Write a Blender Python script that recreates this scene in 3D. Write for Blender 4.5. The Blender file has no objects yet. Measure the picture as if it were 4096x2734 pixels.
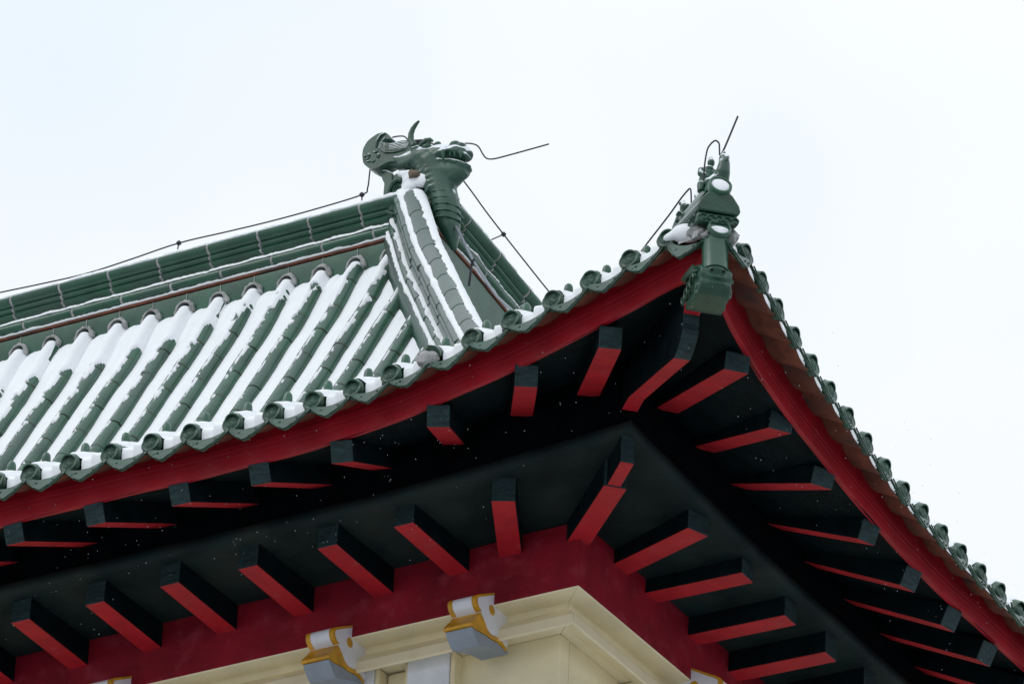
import bpy, bmesh, math, random
import numpy as np
from mathutils import Vector, Matrix, noise as mnoise

R = math.radians
random.seed(7)
sc = bpy.context.scene
COL = sc.collection

# ------------------------------------------------------------------ camera
cam_d = bpy.data.cameras.new("camera")
cam = bpy.data.objects.new("camera", cam_d)
COL.objects.link(cam)
YAW, PIT, ROL = -0.5460, 0.5132, 0.0450
cp = Vector((16.2870, -28.9326, -18.9795))
fw = Vector((math.sin(YAW) * math.cos(PIT), math.cos(YAW) * math.cos(PIT), math.sin(PIT)))
r0 = Vector((math.cos(YAW), -math.sin(YAW), 0))
u0 = r0.cross(fw)
rr = r0 * math.cos(ROL) + u0 * math.sin(ROL)
uu = -r0 * math.sin(ROL) + u0 * math.cos(ROL)
cam.matrix_world = Matrix(((rr.x, uu.x, -fw.x, cp.x), (rr.y, uu.y, -fw.y, cp.y), (rr.z, uu.z, -fw.z, cp.z), (0, 0, 0, 1)))
cam_d.sensor_width = 36
cam_d.lens = 219.73
cam_d.clip_start = 0.5
cam_d.clip_end = 2000
sc.camera = cam

# ------------------------------------------------------------------ sky, sun, exposure
SUN_EL, SUN_ROT = R(48), R(215)
world = bpy.data.worlds.new("World")
sc.world = world
world.use_nodes = True
wn, wl = world.node_tree.nodes, world.node_tree.links
wn.clear()
wout = wn.new("ShaderNodeOutputWorld")
wbg = wn.new("ShaderNodeBackground")
wbg.inputs["Strength"].default_value = 0.1
wsky = wn.new("ShaderNodeTexSky")
wsky.sky_type = 'NISHITA'
wsky.sun_disc = False
wsky.sun_elevation = SUN_EL
wsky.sun_rotation = SUN_ROT
wmix = wn.new("ShaderNodeMixRGB")
wmix.inputs[0].default_value = 0.94
wtc = wn.new("ShaderNodeTexCoord")
wno = wn.new("ShaderNodeTexNoise")
wno.inputs["Scale"].default_value = 5.0
wno.inputs["Detail"].default_value = 3.0
wramp = wn.new("ShaderNodeValToRGB")
wramp.color_ramp.elements[0].position = 0.35
wramp.color_ramp.elements[0].color = (0.80, 0.90, 1.0, 1)
wramp.color_ramp.elements[1].position = 0.62
wramp.color_ramp.elements[1].color = (0.97, 1.0, 1.02, 1)
wsc = wn.new("ShaderNodeVectorMath")
wsc.operation = 'SCALE'
wsc.inputs["Scale"].default_value = 10.3
wl.new(wtc.outputs["Generated"], wno.inputs["Vector"])
wl.new(wno.outputs["Fac"], wramp.inputs["Fac"])
wge = wn.new("ShaderNodeSeparateXYZ")
wl.new(wtc.outputs["Generated"], wge.inputs[0])
wel = wn.new("ShaderNodeMapRange")       # overcast sky: brighter overhead than at the horizon
wel.inputs["From Min"].default_value = 0.0
wel.inputs["From Max"].default_value = 1.0
wel.inputs["To Min"].default_value = 7.8
wel.inputs["To Max"].default_value = 13.0
wl.new(wge.outputs["Z"], wel.inputs["Value"])
wl.new(wel.outputs["Result"], wsc.inputs["Scale"])
wl.new(wramp.outputs["Color"], wsc.inputs[0])
wl.new(wsky.outputs["Color"], wmix.inputs[1])
wl.new(wsc.outputs["Vector"], wmix.inputs[2])
wl.new(wmix.outputs["Color"], wbg.inputs["Color"])
wl.new(wbg.outputs["Background"], wout.inputs["Surface"])

sun_d = bpy.data.lights.new("sun", 'SUN')
sun_d.energy = 0.6
sun_d.angle = R(30)
sun_d.color = (1.0, 0.97, 0.93)
sun = bpy.data.objects.new("sun", sun_d)
COL.objects.link(sun)
sdir = Vector((-0.42, -0.6, 0.78)).normalized()
sun.rotation_euler = sdir.to_track_quat('Z', 'Y').to_euler()
sun.location = (0, 0, 30)

sc.view_settings.view_transform = 'Standard'
sc.view_settings.look = 'None'
sc.view_settings.exposure = 0.0
sc.view_settings.gamma = 1.0
sc.render.engine = 'CYCLES'
sc.cycles.max_bounces = 8


# ------------------------------------------------------------------ materials
def nodes_of(m):
    m.use_nodes = True
    nt = m.node_tree
    b = nt.nodes["Principled BSDF"]
    return nt, b


def make_mat(name, base, rough=0.5, var=0.25, scale=6.0, bump=0.0, bscale=60.0, spec=0.5, snow=0.0,
             streak=None, second=None, sec_scale=3.0, sec_lo=0.5, sec_hi=0.65, stretch=(1, 1, 1), snow_lo=0.45, coat=0.0):
    m = bpy.data.materials.new(name)
    nt, b = nodes_of(m)
    N, L = nt.nodes, nt.links
    tc = N.new("ShaderNodeTexCoord")
    mp = N.new("ShaderNodeMapping")
    mp.inputs["Scale"].default_value = stretch
    L.new(tc.outputs["Object"], mp.inputs["Vector"])
    no = N.new("ShaderNodeTexNoise")
    no.inputs["Scale"].default_value = scale
    no.inputs["Detail"].default_value = 6
    no.inputs["Roughness"].default_value = 0.6
    L.new(mp.outputs["Vector"], no.inputs["Vector"])
    rp = N.new("ShaderNodeValToRGB")
    rp.color_ramp.elements[0].position = 0.3
    rp.color_ramp.elements[1].position = 0.72
    lo = [max(0, c * (1 - var)) for c in base]
    hi = [min(1, c * (1 + var)) for c in base]
    rp.color_ramp.elements[0].color = (*lo, 1)
    rp.color_ramp.elements[1].color = (*hi, 1)
    L.new(no.outputs["Fac"], rp.inputs["Fac"])
    col = rp.outputs["Color"]
    if second is not None:
        n2 = N.new("ShaderNodeTexNoise")
        n2.inputs["Scale"].default_value = sec_scale
        n2.inputs["Detail"].default_value = 5
        L.new(mp.outputs["Vector"], n2.inputs["Vector"])
        mr = N.new("ShaderNodeMapRange")
        mr.inputs["From Min"].default_value = sec_lo
        mr.inputs["From Max"].default_value = sec_hi
        L.new(n2.outputs["Fac"], mr.inputs["Value"])
        mx = N.new("ShaderNodeMixRGB")
        mx.inputs[2].default_value = (*second, 1)
        L.new(mr.outputs["Result"], mx.inputs[0])
        L.new(col, mx.inputs[1])
        col = mx.outputs["Color"]
    rough_sock = None
    if coat > 0:
        b.inputs['Coat Weight'].default_value = coat
        b.inputs['Coat Roughness'].default_value = 0.12
    if snow > 0:
        ge = N.new("ShaderNodeNewGeometry")
        sx = N.new("ShaderNodeSeparateXYZ")
        L.new(ge.outputs["Normal"], sx.inputs[0])
        n3 = N.new("ShaderNodeTexNoise")
        n3.inputs["Scale"].default_value = 9
        n3.inputs["Detail"].default_value = 5
        L.new(tc.outputs["Object"], n3.inputs["Vector"])
        ad = N.new("ShaderNodeMath")
        ad.operation = 'MULTIPLY_ADD'
        ad.inputs[1].default_value = 0.9
        L.new(n3.outputs["Fac"], ad.inputs[0])
        L.new(sx.outputs["Z"], ad.inputs[2])
        mr = N.new("ShaderNodeMapRange")
        mr.inputs["From Min"].default_value = snow_lo + 0.45
        mr.inputs["From Max"].default_value = snow_lo + 0.52
        L.new(ad.outputs["Value"], mr.inputs["Value"])
        mx = N.new("ShaderNodeMixRGB")
        mx.inputs[2].default_value = (0.86, 0.89, 0.93, 1)
        L.new(mr.outputs["Result"], mx.inputs[0])
        L.new(col, mx.inputs[1])
        col = mx.outputs["Color"]
        mr2 = N.new("ShaderNodeMapRange")
        mr2.inputs["To Min"].default_value = rough
        mr2.inputs["To Max"].default_value = 0.95
        L.new(mr.outputs["Result"], mr2.inputs["Value"])
        rough_sock = mr2.outputs["Result"]
    L.new(col, b.inputs["Base Color"])
    if rough_sock is not None:
        L.new(rough_sock, b.inputs["Roughness"])
    else:
        b.inputs["Roughness"].default_value = rough
    b.inputs["Specular IOR Level"].default_value = spec
    if bump > 0:
        nb = N.new("ShaderNodeTexNoise")
        nb.inputs["Scale"].default_value = bscale
        nb.inputs["Detail"].default_value = 5
        L.new(mp.outputs["Vector"], nb.inputs["Vector"])
        bp = N.new("ShaderNodeBump")
        bp.inputs["Strength"].default_value = bump
        bp.inputs["Distance"].default_value = 0.01
        L.new(nb.outputs["Fac"], bp.inputs["Height"])
        L.new(bp.outputs["Normal"], b.inputs["Normal"])
    return m


GLAZE = make_mat("green_glaze", (0.024, 0.092, 0.055), 0.28, 0.35, 4.0, 0.12, 25, 0.5, coat=.12,
                 second=(0.05, 0.10, 0.075), sec_scale=1.6, sec_lo=0.5, sec_hi=0.75)
GLAZE_DARK = make_mat("green_glaze_carved", (0.016, 0.062, 0.037), 0.35, 0.35, 7.0, 0.45, 55, 0.45, coat=.08)
GLAZE_SNOW = make_mat("green_glaze_snow_dusted", (0.026, 0.078, 0.052), 0.34, 0.35, 5.0, 0.15, 30, 0.5, snow=1.0, snow_lo=0.33, coat=.1)
GLAZE_HIP = make_mat("green_glaze_sky_sheen", (0.042, 0.092, 0.070), 0.30, 0.30, 3.0, 0.2, 20, 0.6,
                     second=(0.07, 0.085, 0.085), sec_scale=1.3, sec_lo=0.55, sec_hi=0.7, coat=.2)  # paler, greyer base paints the sky's reflection into the hip tiles
MORTAR = make_mat("grey_mortar", (0.36, 0.36, 0.355), 0.9, 0.45, 14, 0.6, 40, 0.2)
MORTAR_DARK = make_mat("dark_mortar", (0.10, 0.07, 0.06), 0.9, 0.5, 14, 0.6, 40, 0.2)
TERRA = make_mat("terracotta", (0.20, 0.070, 0.042), 0.75, 0.4, 8, 0.3, 30, 0.3,
                 second=(0.07, 0.05, 0.045), sec_scale=4, sec_lo=0.52, sec_hi=0.7)
RED = make_mat("red_paint", (0.33, 0.006, 0.016), 0.5, 0.22, 3.0, 0.10, 30, 0.3, second=(0.26, 0.006, 0.014), sec_scale=2.2, sec_lo=.5, sec_hi=.7)
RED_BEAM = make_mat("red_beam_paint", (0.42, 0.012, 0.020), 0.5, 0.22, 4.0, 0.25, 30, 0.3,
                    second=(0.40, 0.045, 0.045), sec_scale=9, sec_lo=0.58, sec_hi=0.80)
RED_WALL = make_mat("dark_red_plaster", (0.23, 0.005, 0.016), 0.55, 0.35, 2.5, 0.30, 35, 0.3,
                    second=(0.30, 0.028, 0.045), sec_scale=7, sec_lo=0.55, sec_hi=0.8)
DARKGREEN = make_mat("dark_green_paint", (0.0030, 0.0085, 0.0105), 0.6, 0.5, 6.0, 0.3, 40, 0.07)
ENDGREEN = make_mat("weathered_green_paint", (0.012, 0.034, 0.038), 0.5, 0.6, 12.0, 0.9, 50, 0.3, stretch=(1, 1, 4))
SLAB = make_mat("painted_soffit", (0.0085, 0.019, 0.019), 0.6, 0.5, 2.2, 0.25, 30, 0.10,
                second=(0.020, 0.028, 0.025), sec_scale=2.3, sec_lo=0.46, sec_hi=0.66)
BLACKW = make_mat("deep_black_green", (0.0016, 0.0035, 0.005), 0.7, 0.5, 5, 0.3, 30, 0.05)  # near-black green for the wall above the soffit slab
CREAM = make_mat("cream_paint", (0.82, 0.72, 0.48), 0.6, 0.10, 3.0, 0.12, 40, 0.3,
                 second=(0.74, 0.65, 0.44), sec_scale=2.5, sec_lo=0.5, sec_hi=0.8)
WHITE = make_mat("white_paint", (0.74, 0.75, 0.80), 0.55, 0.08, 6, 0.12, 30, 0.3)
GOLD = make_mat("ochre_paint", (0.58, 0.29, 0.020), 0.45, 0.25, 12, 0.1, 40, 0.4)
BLUEGREY = make_mat("blue_grey_paint", (0.25, 0.285, 0.33), 0.55, 0.10, 6, 0.1, 30, 0.3)
WIRE = make_mat("dark_iron", (0.018, 0.018, 0.028), 0.5, 0.4, 30, 0.2, 80, 0.5)
CABLE = make_mat("grey_cable", (0.16, 0.18, 0.21), 0.45, 0.25, 20, 0.1, 60, 0.5)
ROCK = make_mat("brown_rubble", (0.17, 0.13, 0.10), 0.9, 0.5, 16, 0.8, 35, 0.2)
NOSTRIL_SHADE = make_mat("nostril_shade", (0.004, 0.006, 0.006), 0.8, 0.1, 5)  # near-black colour painting the shade inside the beast's nostrils
SNOW = make_mat("snow", (0.90, 0.92, 0.945), 0.9, 0.025, 5.0, 0.35, 28, 0.15)
FLAKE = make_mat("snowflake", (0.34, 0.37, 0.40), 0.9, 0.02, 5.0)
GROUND = make_mat("snowy_ground", (0.40, 0.41, 0.43), 0.9, 0.15, 0.15, 0.2, 2, 0.2)


# ------------------------------------------------------------------ mesh helpers
class MB:
    def __init__(s):
        s.v, s.f, s.m = [], [], []

    def add(s, vs, fs, mi=0):
        o = len(s.v)
        s.v.extend([tuple(map(float, p)) for p in vs])
        for f in fs:
            s.f.append(tuple(i + o for i in f))
            s.m.append(mi)

    def grid(s, rows, mi=0, closed=False, capa=False, capb=False):
        n = len(rows[0])
        vs = [p for r in rows for p in r]
        fs = []
        for j in range(len(rows) - 1):
            for i in range(n if closed else n - 1):
                a, b = j * n + i, j * n + (i + 1) % n
                fs.append((a, b, b + n, a + n))
        if capa:
            fs.append(tuple(range(n)))
        if capb:
            k = (len(rows) - 1) * n
            fs.append(tuple(k + i for i in range(n)))
        s.add(vs, fs, mi)

    def tube(s, pts, rad, n=8, mi=0, caps=True):
        pts = [Vector(p) for p in pts]
        if not hasattr(rad, '__len__'):
            rad = [rad] * len(pts)
        rows = []
        up = None
        for i, p in enumerate(pts):
            t = (pts[min(i + 1, len(pts) - 1)] - pts[max(i - 1, 0)]).normalized()
            if up is None:
                up = Vector((0, 0, 1)) if abs(t.z) < 0.9 else Vector((1, 0, 0))
            a = t.cross(up).normalized()
            up = a.cross(t).normalized()
            rows.append([p + (a * math.cos(2 * math.pi * k / n) + up * math.sin(2 * math.pi * k / n)) * rad[i] for k in range(n)])
        s.grid(rows, mi, True, caps, caps)

    def box(s, o, ax, ay, az, mi=0, bottom_mi=None):
        o, ax, ay, az = Vector(o), Vector(ax), Vector(ay), Vector(az)
        v = [o, o + ax, o + ax + ay, o + ay, o + az, o + ax + az, o + ax + ay + az, o + ay + az]
        fs = [(4, 5, 6, 7), (0, 1, 5, 4), (1, 2, 6, 5), (2, 3, 7, 6), (3, 0, 4, 7)]
        b = len(s.v)
        s.add(v, fs, mi)
        s.f.append((b, b + 3, b + 2, b + 1))
        s.m.append(mi if bottom_mi is None else bottom_mi)

    def prism(s, poly, fn, h0, h1, mi=0, seg=1):
        s.grid([[fn(p[0], p[1], h0 + (h1 - h0) * k / seg) for p in poly] for k in range(seg + 1)], mi, True, True, True)

    def ell(s, c, rx, ry=None, rz=None, rot=None, n=12, mi=0):
        ry = rx if ry is None else ry
        rz = rx if rz is None else rz
        c = Vector(c)
        rows = []
        m = n // 2 + 1
        for j in range(m + 1):
            th = math.pi * (0.02 + 0.96 * j / m)
            row = []
            for i in range(n):
                ph = 2 * math.pi * i / n
                q = Vector((rx * math.sin(th) * math.cos(ph), ry * math.sin(th) * math.sin(ph), rz * math.cos(th)))
                if rot is not None:
                    q = rot @ q
                row.append(c + q)
            rows.append(row)
        s.grid(rows, mi, True, True, True)

    def lathe(s, prof, c, ax, n=20, mi=0, fn=None):
        c, ax = Vector(c), Vector(ax).normalized()
        ref = Vector((0, 0, 1)) if abs(ax.z) < 0.9 else Vector((1, 0, 0))
        a = ax.cross(ref).normalized()
        b = a.cross(ax).normalized()
        rows = []
        for (r, h) in prof:
            row = []
            for k in range(n):
                th = 2 * math.pi * k / n
                hh = h + (fn(r, th) if fn else 0)
                row.append(c + (a * math.cos(th) + b * math.sin(th)) * r + ax * hh)
            rows.append(row)
        s.grid(rows, mi, True, True, True)

    def build(s, name, mats, parent=None, smooth=35, bevel=0, remesh=0, recalc=True):
        me = bpy.data.meshes.new(name)
        me.from_pydata(s.v, [], s.f)
        if not isinstance(mats, (list, tuple)):
            mats = [mats]
        for m in mats:
            me.materials.append(m)
        me.polygons.foreach_set("material_index", s.m)
        if recalc:
            bm = bmesh.new()
            bm.from_mesh(me)
            bmesh.ops.recalc_face_normals(bm, faces=bm.faces)
            bm.to_mesh(me)
            bm.free()
        if smooth:
            me.shade_smooth()
            me.set_sharp_from_angle(angle=R(smooth))
        me.update()
        o = bpy.data.objects.new(name, me)
        COL.objects.link(o)
        if parent:
            o.parent = parent
        if bevel:
            bv = o.modifiers.new("bevel", 'BEVEL')
            bv.width = bevel
            bv.segments = 2
            bv.limit_method = 'ANGLE'
            bv.angle_limit = R(50)
        if remesh:
            rm = o.modifiers.new("remesh", 'REMESH')
            rm.mode = 'VOXEL'
            rm.voxel_size = remesh
            rm.use_smooth_shade = True
            sm = o.modifiers.new("smooth", 'SMOOTH')
            sm.factor = 0.5
            sm.iterations = 3
        return o


def tag(o, label=None, cat=None, kind=None, group=None):
    if label:
        o["label"] = label
    if cat:
        o["category"] = cat
    if kind:
        o["kind"] = kind
    if group:
        o["group"] = group
    return o


def empty(name, loc=(0, 0, 0)):
    o = bpy.data.objects.new(name, None)
    COL.objects.link(o)
    o.location = loc
    o.empty_display_size = 0.2
    return o


def vn(x, y, z=0.0):
    return mnoise.noise(Vector((x, y, z)))


# ------------------------------------------------------------------ the roof's shape
# t runs along an eave away from the corner, d runs inward from the eave, z is height
GZ = -20.6
TMAX = {'L': 11.0, 'R': 8.6}
FT = {'L': ([-.5, -.1, .065, .365, .665, .965, 1.265, 1.565, 2.165, 12], [.37, .30, .253, .182, .125, .08, .046, .021, 0, 0]),
      'R': ([-.5, 0, .3, .6, .9, 1.2, 1.5, 1.8, 2.1, 2.4, 2.7, 3.0, 3.6, 4.2, 12], [.37, .345, .295, .249, .211, .177, .147, .121, .098, .078, .061, .046, .023, .009, 0])}
FF = {'L': FT['L'], 'R': ([-.5, 0, .3, .6, .9, 1.5, 2.3, 3.5, 12], [.37, .30, .225, .17, .13, .09, .055, .015, 0])}
HT = {'L': ([-.5, -.2, .065, .365, .665, .965, 1.265, 1.565, 1.87, 2.165, 2.465, 2.8, 3.1, 12], [.32, .35, .368, .338, .300, .254, .213, .165, .115, .066, .028, .006, 0, 0]),
      'R': ([-.5, -.2, 0, .3, .6, .9, 1.2, 1.5, 1.8, 2.1, 2.4, 2.7, 3.0, 3.3, 3.6, 12], [.31, .315, .302, .275, .25, .21, .173, .14, .108, .075, .04, .02, .008, 0, 0, 0])}


def Fl(sd, t): return float(np.interp(t, *FT[sd]))
def Ff(sd, t): return float(np.interp(t, *FF[sd]))
def H(sd, t): return float(np.interp(t, *HT[sd]))


Z0 = 0.022
_pd = [0, .18, .4, .8, 1.3, 1.8, 2.3, 2.7, 3.0, 3.2, 3.45, 3.59, 3.725, 3.93, 4.13, 4.31, 4.44, 4.60, 5.2]
_pz = [0, .10, .19, .33, .51, .72, .98, 1.25, 1.53, 1.79, 2.155, 2.37, 2.575, 2.90, 3.225, 3.50, 3.73, 4.05, 5.2]
_dd = np.arange(0, 5.0, 0.01)
_zz = np.interp(_dd, _pd, _pz)
_k = np.ones(13) / 13
_zs = np.convolve(np.pad(_zz, 6, mode='edge'), _k, mode='valid')
_zs[:8] = _zz[:8]
_ss = np.concatenate([[0], np.cumsum(np.hypot(np.diff(_dd), np.diff(_zs)))])


def pz(d): return float(np.interp(d, _dd, _zs)) if d >= 0 else d * 0.55
def d_of_s(s): return float(np.interp(s, _ss, _dd))
def s_of_d(d): return float(np.interp(d, _dd, _ss))
def fadeF(d): return max(0.0, 1 - max(d, 0) / 2.0) ** 2
def fadeH(d): return max(0.0, 1 - max(d, 0) / 3.2) ** 1.5


def W(sd, t, d, z):
    return Vector((-t, d, z)) if sd == 'L' else Vector((-d, t, z))


AX = {'L': Vector((-1, 0, 0)), 'R': Vector((0, 1, 0))}     # along the eave, away from the corner
OUT = {'L': Vector((0, -1, 0)), 'R': Vector((1, 0, 0))}    # outward


def drop(sd, t):
    return 0.0 if sd == 'L' else float(np.interp(t, [4.7, 5.3, 5.75, 6.3, 6.8, 8.6], [.12, .05, -.03, -.13, -.19, -.21]))


def sink(sd, d): return 0.0 if sd == 'L' else .62 * (max(d, 0) / 4.6) ** 4


def roof_pt(sd, t, d, h=0.0):
    e = 0.01
    c = W(sd, t, d - Fl(sd, t) * fadeF(d), Z0 + pz(d) + H(sd, t) * fadeH(d) + drop(sd, t) * (max(d, 0) / 4.6) ** 3 - sink(sd, d))
    if h == 0:
        return c
    c2 = W(sd, t, d + e - Fl(sd, t) * fadeF(d + e), Z0 + pz(d + e) + H(sd, t) * fadeH(d + e) + drop(sd, t) * (max(d + e, 0) / 4.6) ** 3 - sink(sd, d + e))
    T = (c2 - c).normalized()
    N = (-OUT[sd]).cross(AX[sd])
    N = T.cross(AX[sd]).normalized()
    if N.z < 0:
        N = -N
    return c + N * h


def frame_at(sd, t, d):
    c = roof_pt(sd, t, d)
    T = (roof_pt(sd, t, d + 0.01) - c).normalized()
    N = T.cross(AX[sd]).normalized()
    if N.z < 0:
        N = -N
    return c, T, N


TR = 0.0615
PITCH = 0.30
T0 = {'L': 0.065, 'R': 0.014}
discL_i = [1, 2, 3, 4, 5, 6, 8, 9, 10, 11, 12, 13, 14, 15, 16, 17]
discL_t = [.059, .364, .672, .962, 1.282, 1.577, 2.171, 2.447, 2.741, 3.045, 3.344, 3.664, 3.959, 4.274, 4.59, 4.895]


def row_t(sd, i):
    if sd == 'L' and i <= 17:
        return float(np.interp(i, discL_i, discL_t))
    return T0[sd] + PITCH * (i - 1)


NROW = {'L': 36, 'R': 28}
HIPHW = 0.15


def hip_x(d): return -(d + 0.066 * max(d, 0) + 0.10 * min(1, max(d, 0) / 2))


def d_hip(sd, t):
    if sd == 'L':
        d = (t) / 1.066 - 0.23
    else:
        d = 1.066 * t - 0.23
    return d


# ------------------------------------------------------------------ ground
g = MB()
g.add([(260 * math.cos(2 * math.pi * k / 48), 260 * math.sin(2 * math.pi * k / 48), GZ) for k in range(48)], [tuple(range(48))])
ground = g.build("ground", GROUND, smooth=0)
tag(ground, "snow dusted ground far below the temple eaves", "ground", kind="structure")

# ------------------------------------------------------------------ the building
B = empty("temple_building", (0, 0, GZ))
tag(B, "Chinese temple building with green tiled hip roof, red eaves and cream walls", "temple")


def part(mb, name, mats, parent=None, **k):
    o = mb.build(name, mats, None, **k)
    p = parent or B
    o.parent = p
    o.matrix_parent_inverse = Matrix.Translation((0, 0, -GZ)) if p is B else Matrix.Identity(4)
    return o


def mitre_sweep(mb, prof, sds=('L', 'R'), tmax=None, nst=40, flare=None, rise=None, mi=0):
    """sweep a closed (d,z) outline round the corner; both sides share the mitre"""
    for sd in sds:
        rows = []
        for k in range(nst + 1):
            row = []
            for (d, z) in prof:
                ts = d
                if flare:
                    for _ in range(12):
                        ts = d - flare(sd, ts)
                T = (tmax or TMAX)[sd]
                t = ts + (T - ts) * (k / nst) ** 1.5
                row.append(W(sd, t, d - (flare(sd, t) if flare else 0), z + (rise(sd, t) if rise else 0)))
            rows.append(row)
        mb.grid(rows, mi, True, True, True)


# walls -------------------------------------------------------------
w = MB()
mitre_sweep(w, [(2.20, -.80), (2.20, GZ + .02), (2.6, GZ + .02), (2.6, -.80)], nst=4)
# solid cream corner pier standing proud of the recessed wall
w.box((-2.86, 2.10, GZ + .03), (2.86 - 2.10, 0, 0), (0, 0.12, 0), (0, 0, -.79 - GZ - .03))
w.box((-2.222, 2.222, GZ + .03), (0.122, 0, 0), (0, 2.86 - 2.222, 0), (0, 0, -.79 - GZ - .03))
part(w, "wall", CREAM, bevel=0.012, smooth=0)
w = MB()
mitre_sweep(w, [(1.816, -.628), (1.816, -.648), (1.985, -.646), (1.985, -.695), (1.955, -.715), (1.905, -.765), (1.885, -.79), (1.882, -.862), (1.895, -.868),
                (2.03, -.792), (2.5, -.792), (2.5, -.605)], nst=4)
part(w, "cornice", CREAM, bevel=0.008, smooth=25)
w = MB()
mitre_sweep(w, [(1.814, -.640), (1.814, -.17), (2.5, -.17), (2.5, -.60)], nst=30)
part(w, "frieze", RED_WALL, smooth=0, bevel=0.006)
for sd, t0, t1 in (('L', 2.875, 3.195), ('L', 3.45, 3.77), ('L', 4.35, 4.67), ('L', 5.15, 5.47), ('L', 6.6, 6.92), ('R', 2.93, 3.25), ('R', 4.6, 4.92), ('R', 5.5, 5.82)):
    w = MB()
    a = W(sd, t0, 2.0, GZ + .03)
    w.box(a, AX[sd] * (t1 - t0), -OUT[sd] * 0.21, (0, 0, -.798 - GZ - .03))
    part(w, "pilaster", WHITE, bevel=0.008, smooth=0)
    # cream return strip on the side of each pilaster
    w = MB()
    w.box(W(sd, t0 - .035, 2.012, GZ + .03), AX[sd] * (.032), -OUT[sd] * 0.2, (0, 0, -.80 - GZ - .03))
    w.box(W(sd, t1 + .003, 2.03, GZ + .03), AX[sd] * (.03), -OUT[sd] * 0.18, (0, 0, -.80 - GZ - .03))
    part(w, "pilaster_edge", CREAM, bevel=0.004, smooth=0)
# inset panel frame between the pilasters
for t0, t1 in ((3.235, 3.41), (3.81, 4.31)):
    w = MB()
    w.box(W('L', t0, 2.10, -1.02), AX['L'] * (t1 - t0), -OUT['L'] * 0.11, (0, 0, .215))
    part(w, "lintel", CREAM, bevel=0.02, smooth=0)


# soffit slab with lower rafters --------------------------------------
def Hs(sd, t):
    return .10 * max(0.0, 1 - max(t - 1.0, 0) / 2.2) ** 1.5


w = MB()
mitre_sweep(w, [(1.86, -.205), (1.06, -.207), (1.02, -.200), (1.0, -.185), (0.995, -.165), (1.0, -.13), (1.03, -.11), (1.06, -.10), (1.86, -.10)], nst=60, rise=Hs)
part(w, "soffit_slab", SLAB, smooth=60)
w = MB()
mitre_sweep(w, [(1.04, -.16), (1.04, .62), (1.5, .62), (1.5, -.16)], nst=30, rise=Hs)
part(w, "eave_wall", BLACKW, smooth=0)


def beam(po, pi, wd, ht, name, up_extra=0.0, ext=0.12, mats=None, drop=True):
    po, pi = Vector(po), Vector(pi)
    a = (pi - po)
    a = a + a.normalized() * ext
    s = Vector((0, 0, 1)).cross(a).normalized()
    n = a.cross(s).normalized()
    if n.z < 0:
        n = -n
    m = MB()
    # body with slightly irregular faces, red underside, split end grain on the end face
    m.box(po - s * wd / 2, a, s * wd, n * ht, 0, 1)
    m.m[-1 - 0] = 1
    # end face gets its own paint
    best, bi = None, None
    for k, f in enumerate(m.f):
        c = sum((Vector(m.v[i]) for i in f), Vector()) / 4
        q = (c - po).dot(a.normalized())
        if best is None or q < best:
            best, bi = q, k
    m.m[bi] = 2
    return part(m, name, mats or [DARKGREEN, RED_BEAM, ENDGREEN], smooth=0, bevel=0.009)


lowL = [(2.72, -.345), (3.292, -.375), (3.905, -.382), (4.503, -.380), (5.095, -.382), (5.684, -.385), (6.28, -.385), (6.88, -.385), (7.48, -.385), (8.08, -.385), (8.68, -.385)]
for t, z in lowL:
    beam((-t, 1.112 + random.uniform(-.01, .01), z + .015), (-t, 1.83, z - .008), .152, .185, "soffit_rafter", ext=.02)
beam((-1.98, 1.11, -.33), (-2.345, 1.83, -.305), .156, .20, "soffit_rafter", ext=.02)
lowR = [(2.76, -.300), (3.345, -.342), (3.906, -.358), (4.49, -.372), (5.08, -.375), (5.67, -.378), (6.26, -.38), (6.85, -.38)]
for t, z in lowR:
    beam((-1.09 + random.uniform(-.01, .01), t, z - .005), (-1.83, t, z + .005), .165, .185, "soffit_rafter", ext=.02)
beam((-1.09, 2.07, -.30), (-1.83, 2.357, -.275), .175, .20, "soffit_rafter", ext=.02)
beam((-1.262, 1.288, -.312), (-1.86, 1.866, -.305), .155, .25, "soffit_hip_beam", ext=.05)
beam((-1.045, 1.055, -.300), (-1.285, 1.30, -.300), .093, .22, "soffit_hip_beam", ext=.0)

# upper soffit boards and flying rafters -------------------------------
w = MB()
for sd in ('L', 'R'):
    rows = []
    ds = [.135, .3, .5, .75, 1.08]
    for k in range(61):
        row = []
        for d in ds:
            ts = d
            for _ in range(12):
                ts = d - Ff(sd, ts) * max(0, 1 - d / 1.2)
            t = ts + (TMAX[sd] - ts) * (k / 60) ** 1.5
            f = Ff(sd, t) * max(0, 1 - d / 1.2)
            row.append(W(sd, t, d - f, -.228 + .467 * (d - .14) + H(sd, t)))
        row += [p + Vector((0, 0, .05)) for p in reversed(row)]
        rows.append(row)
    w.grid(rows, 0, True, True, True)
part(w, "soffit_board", DARKGREEN, smooth=30)

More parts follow.
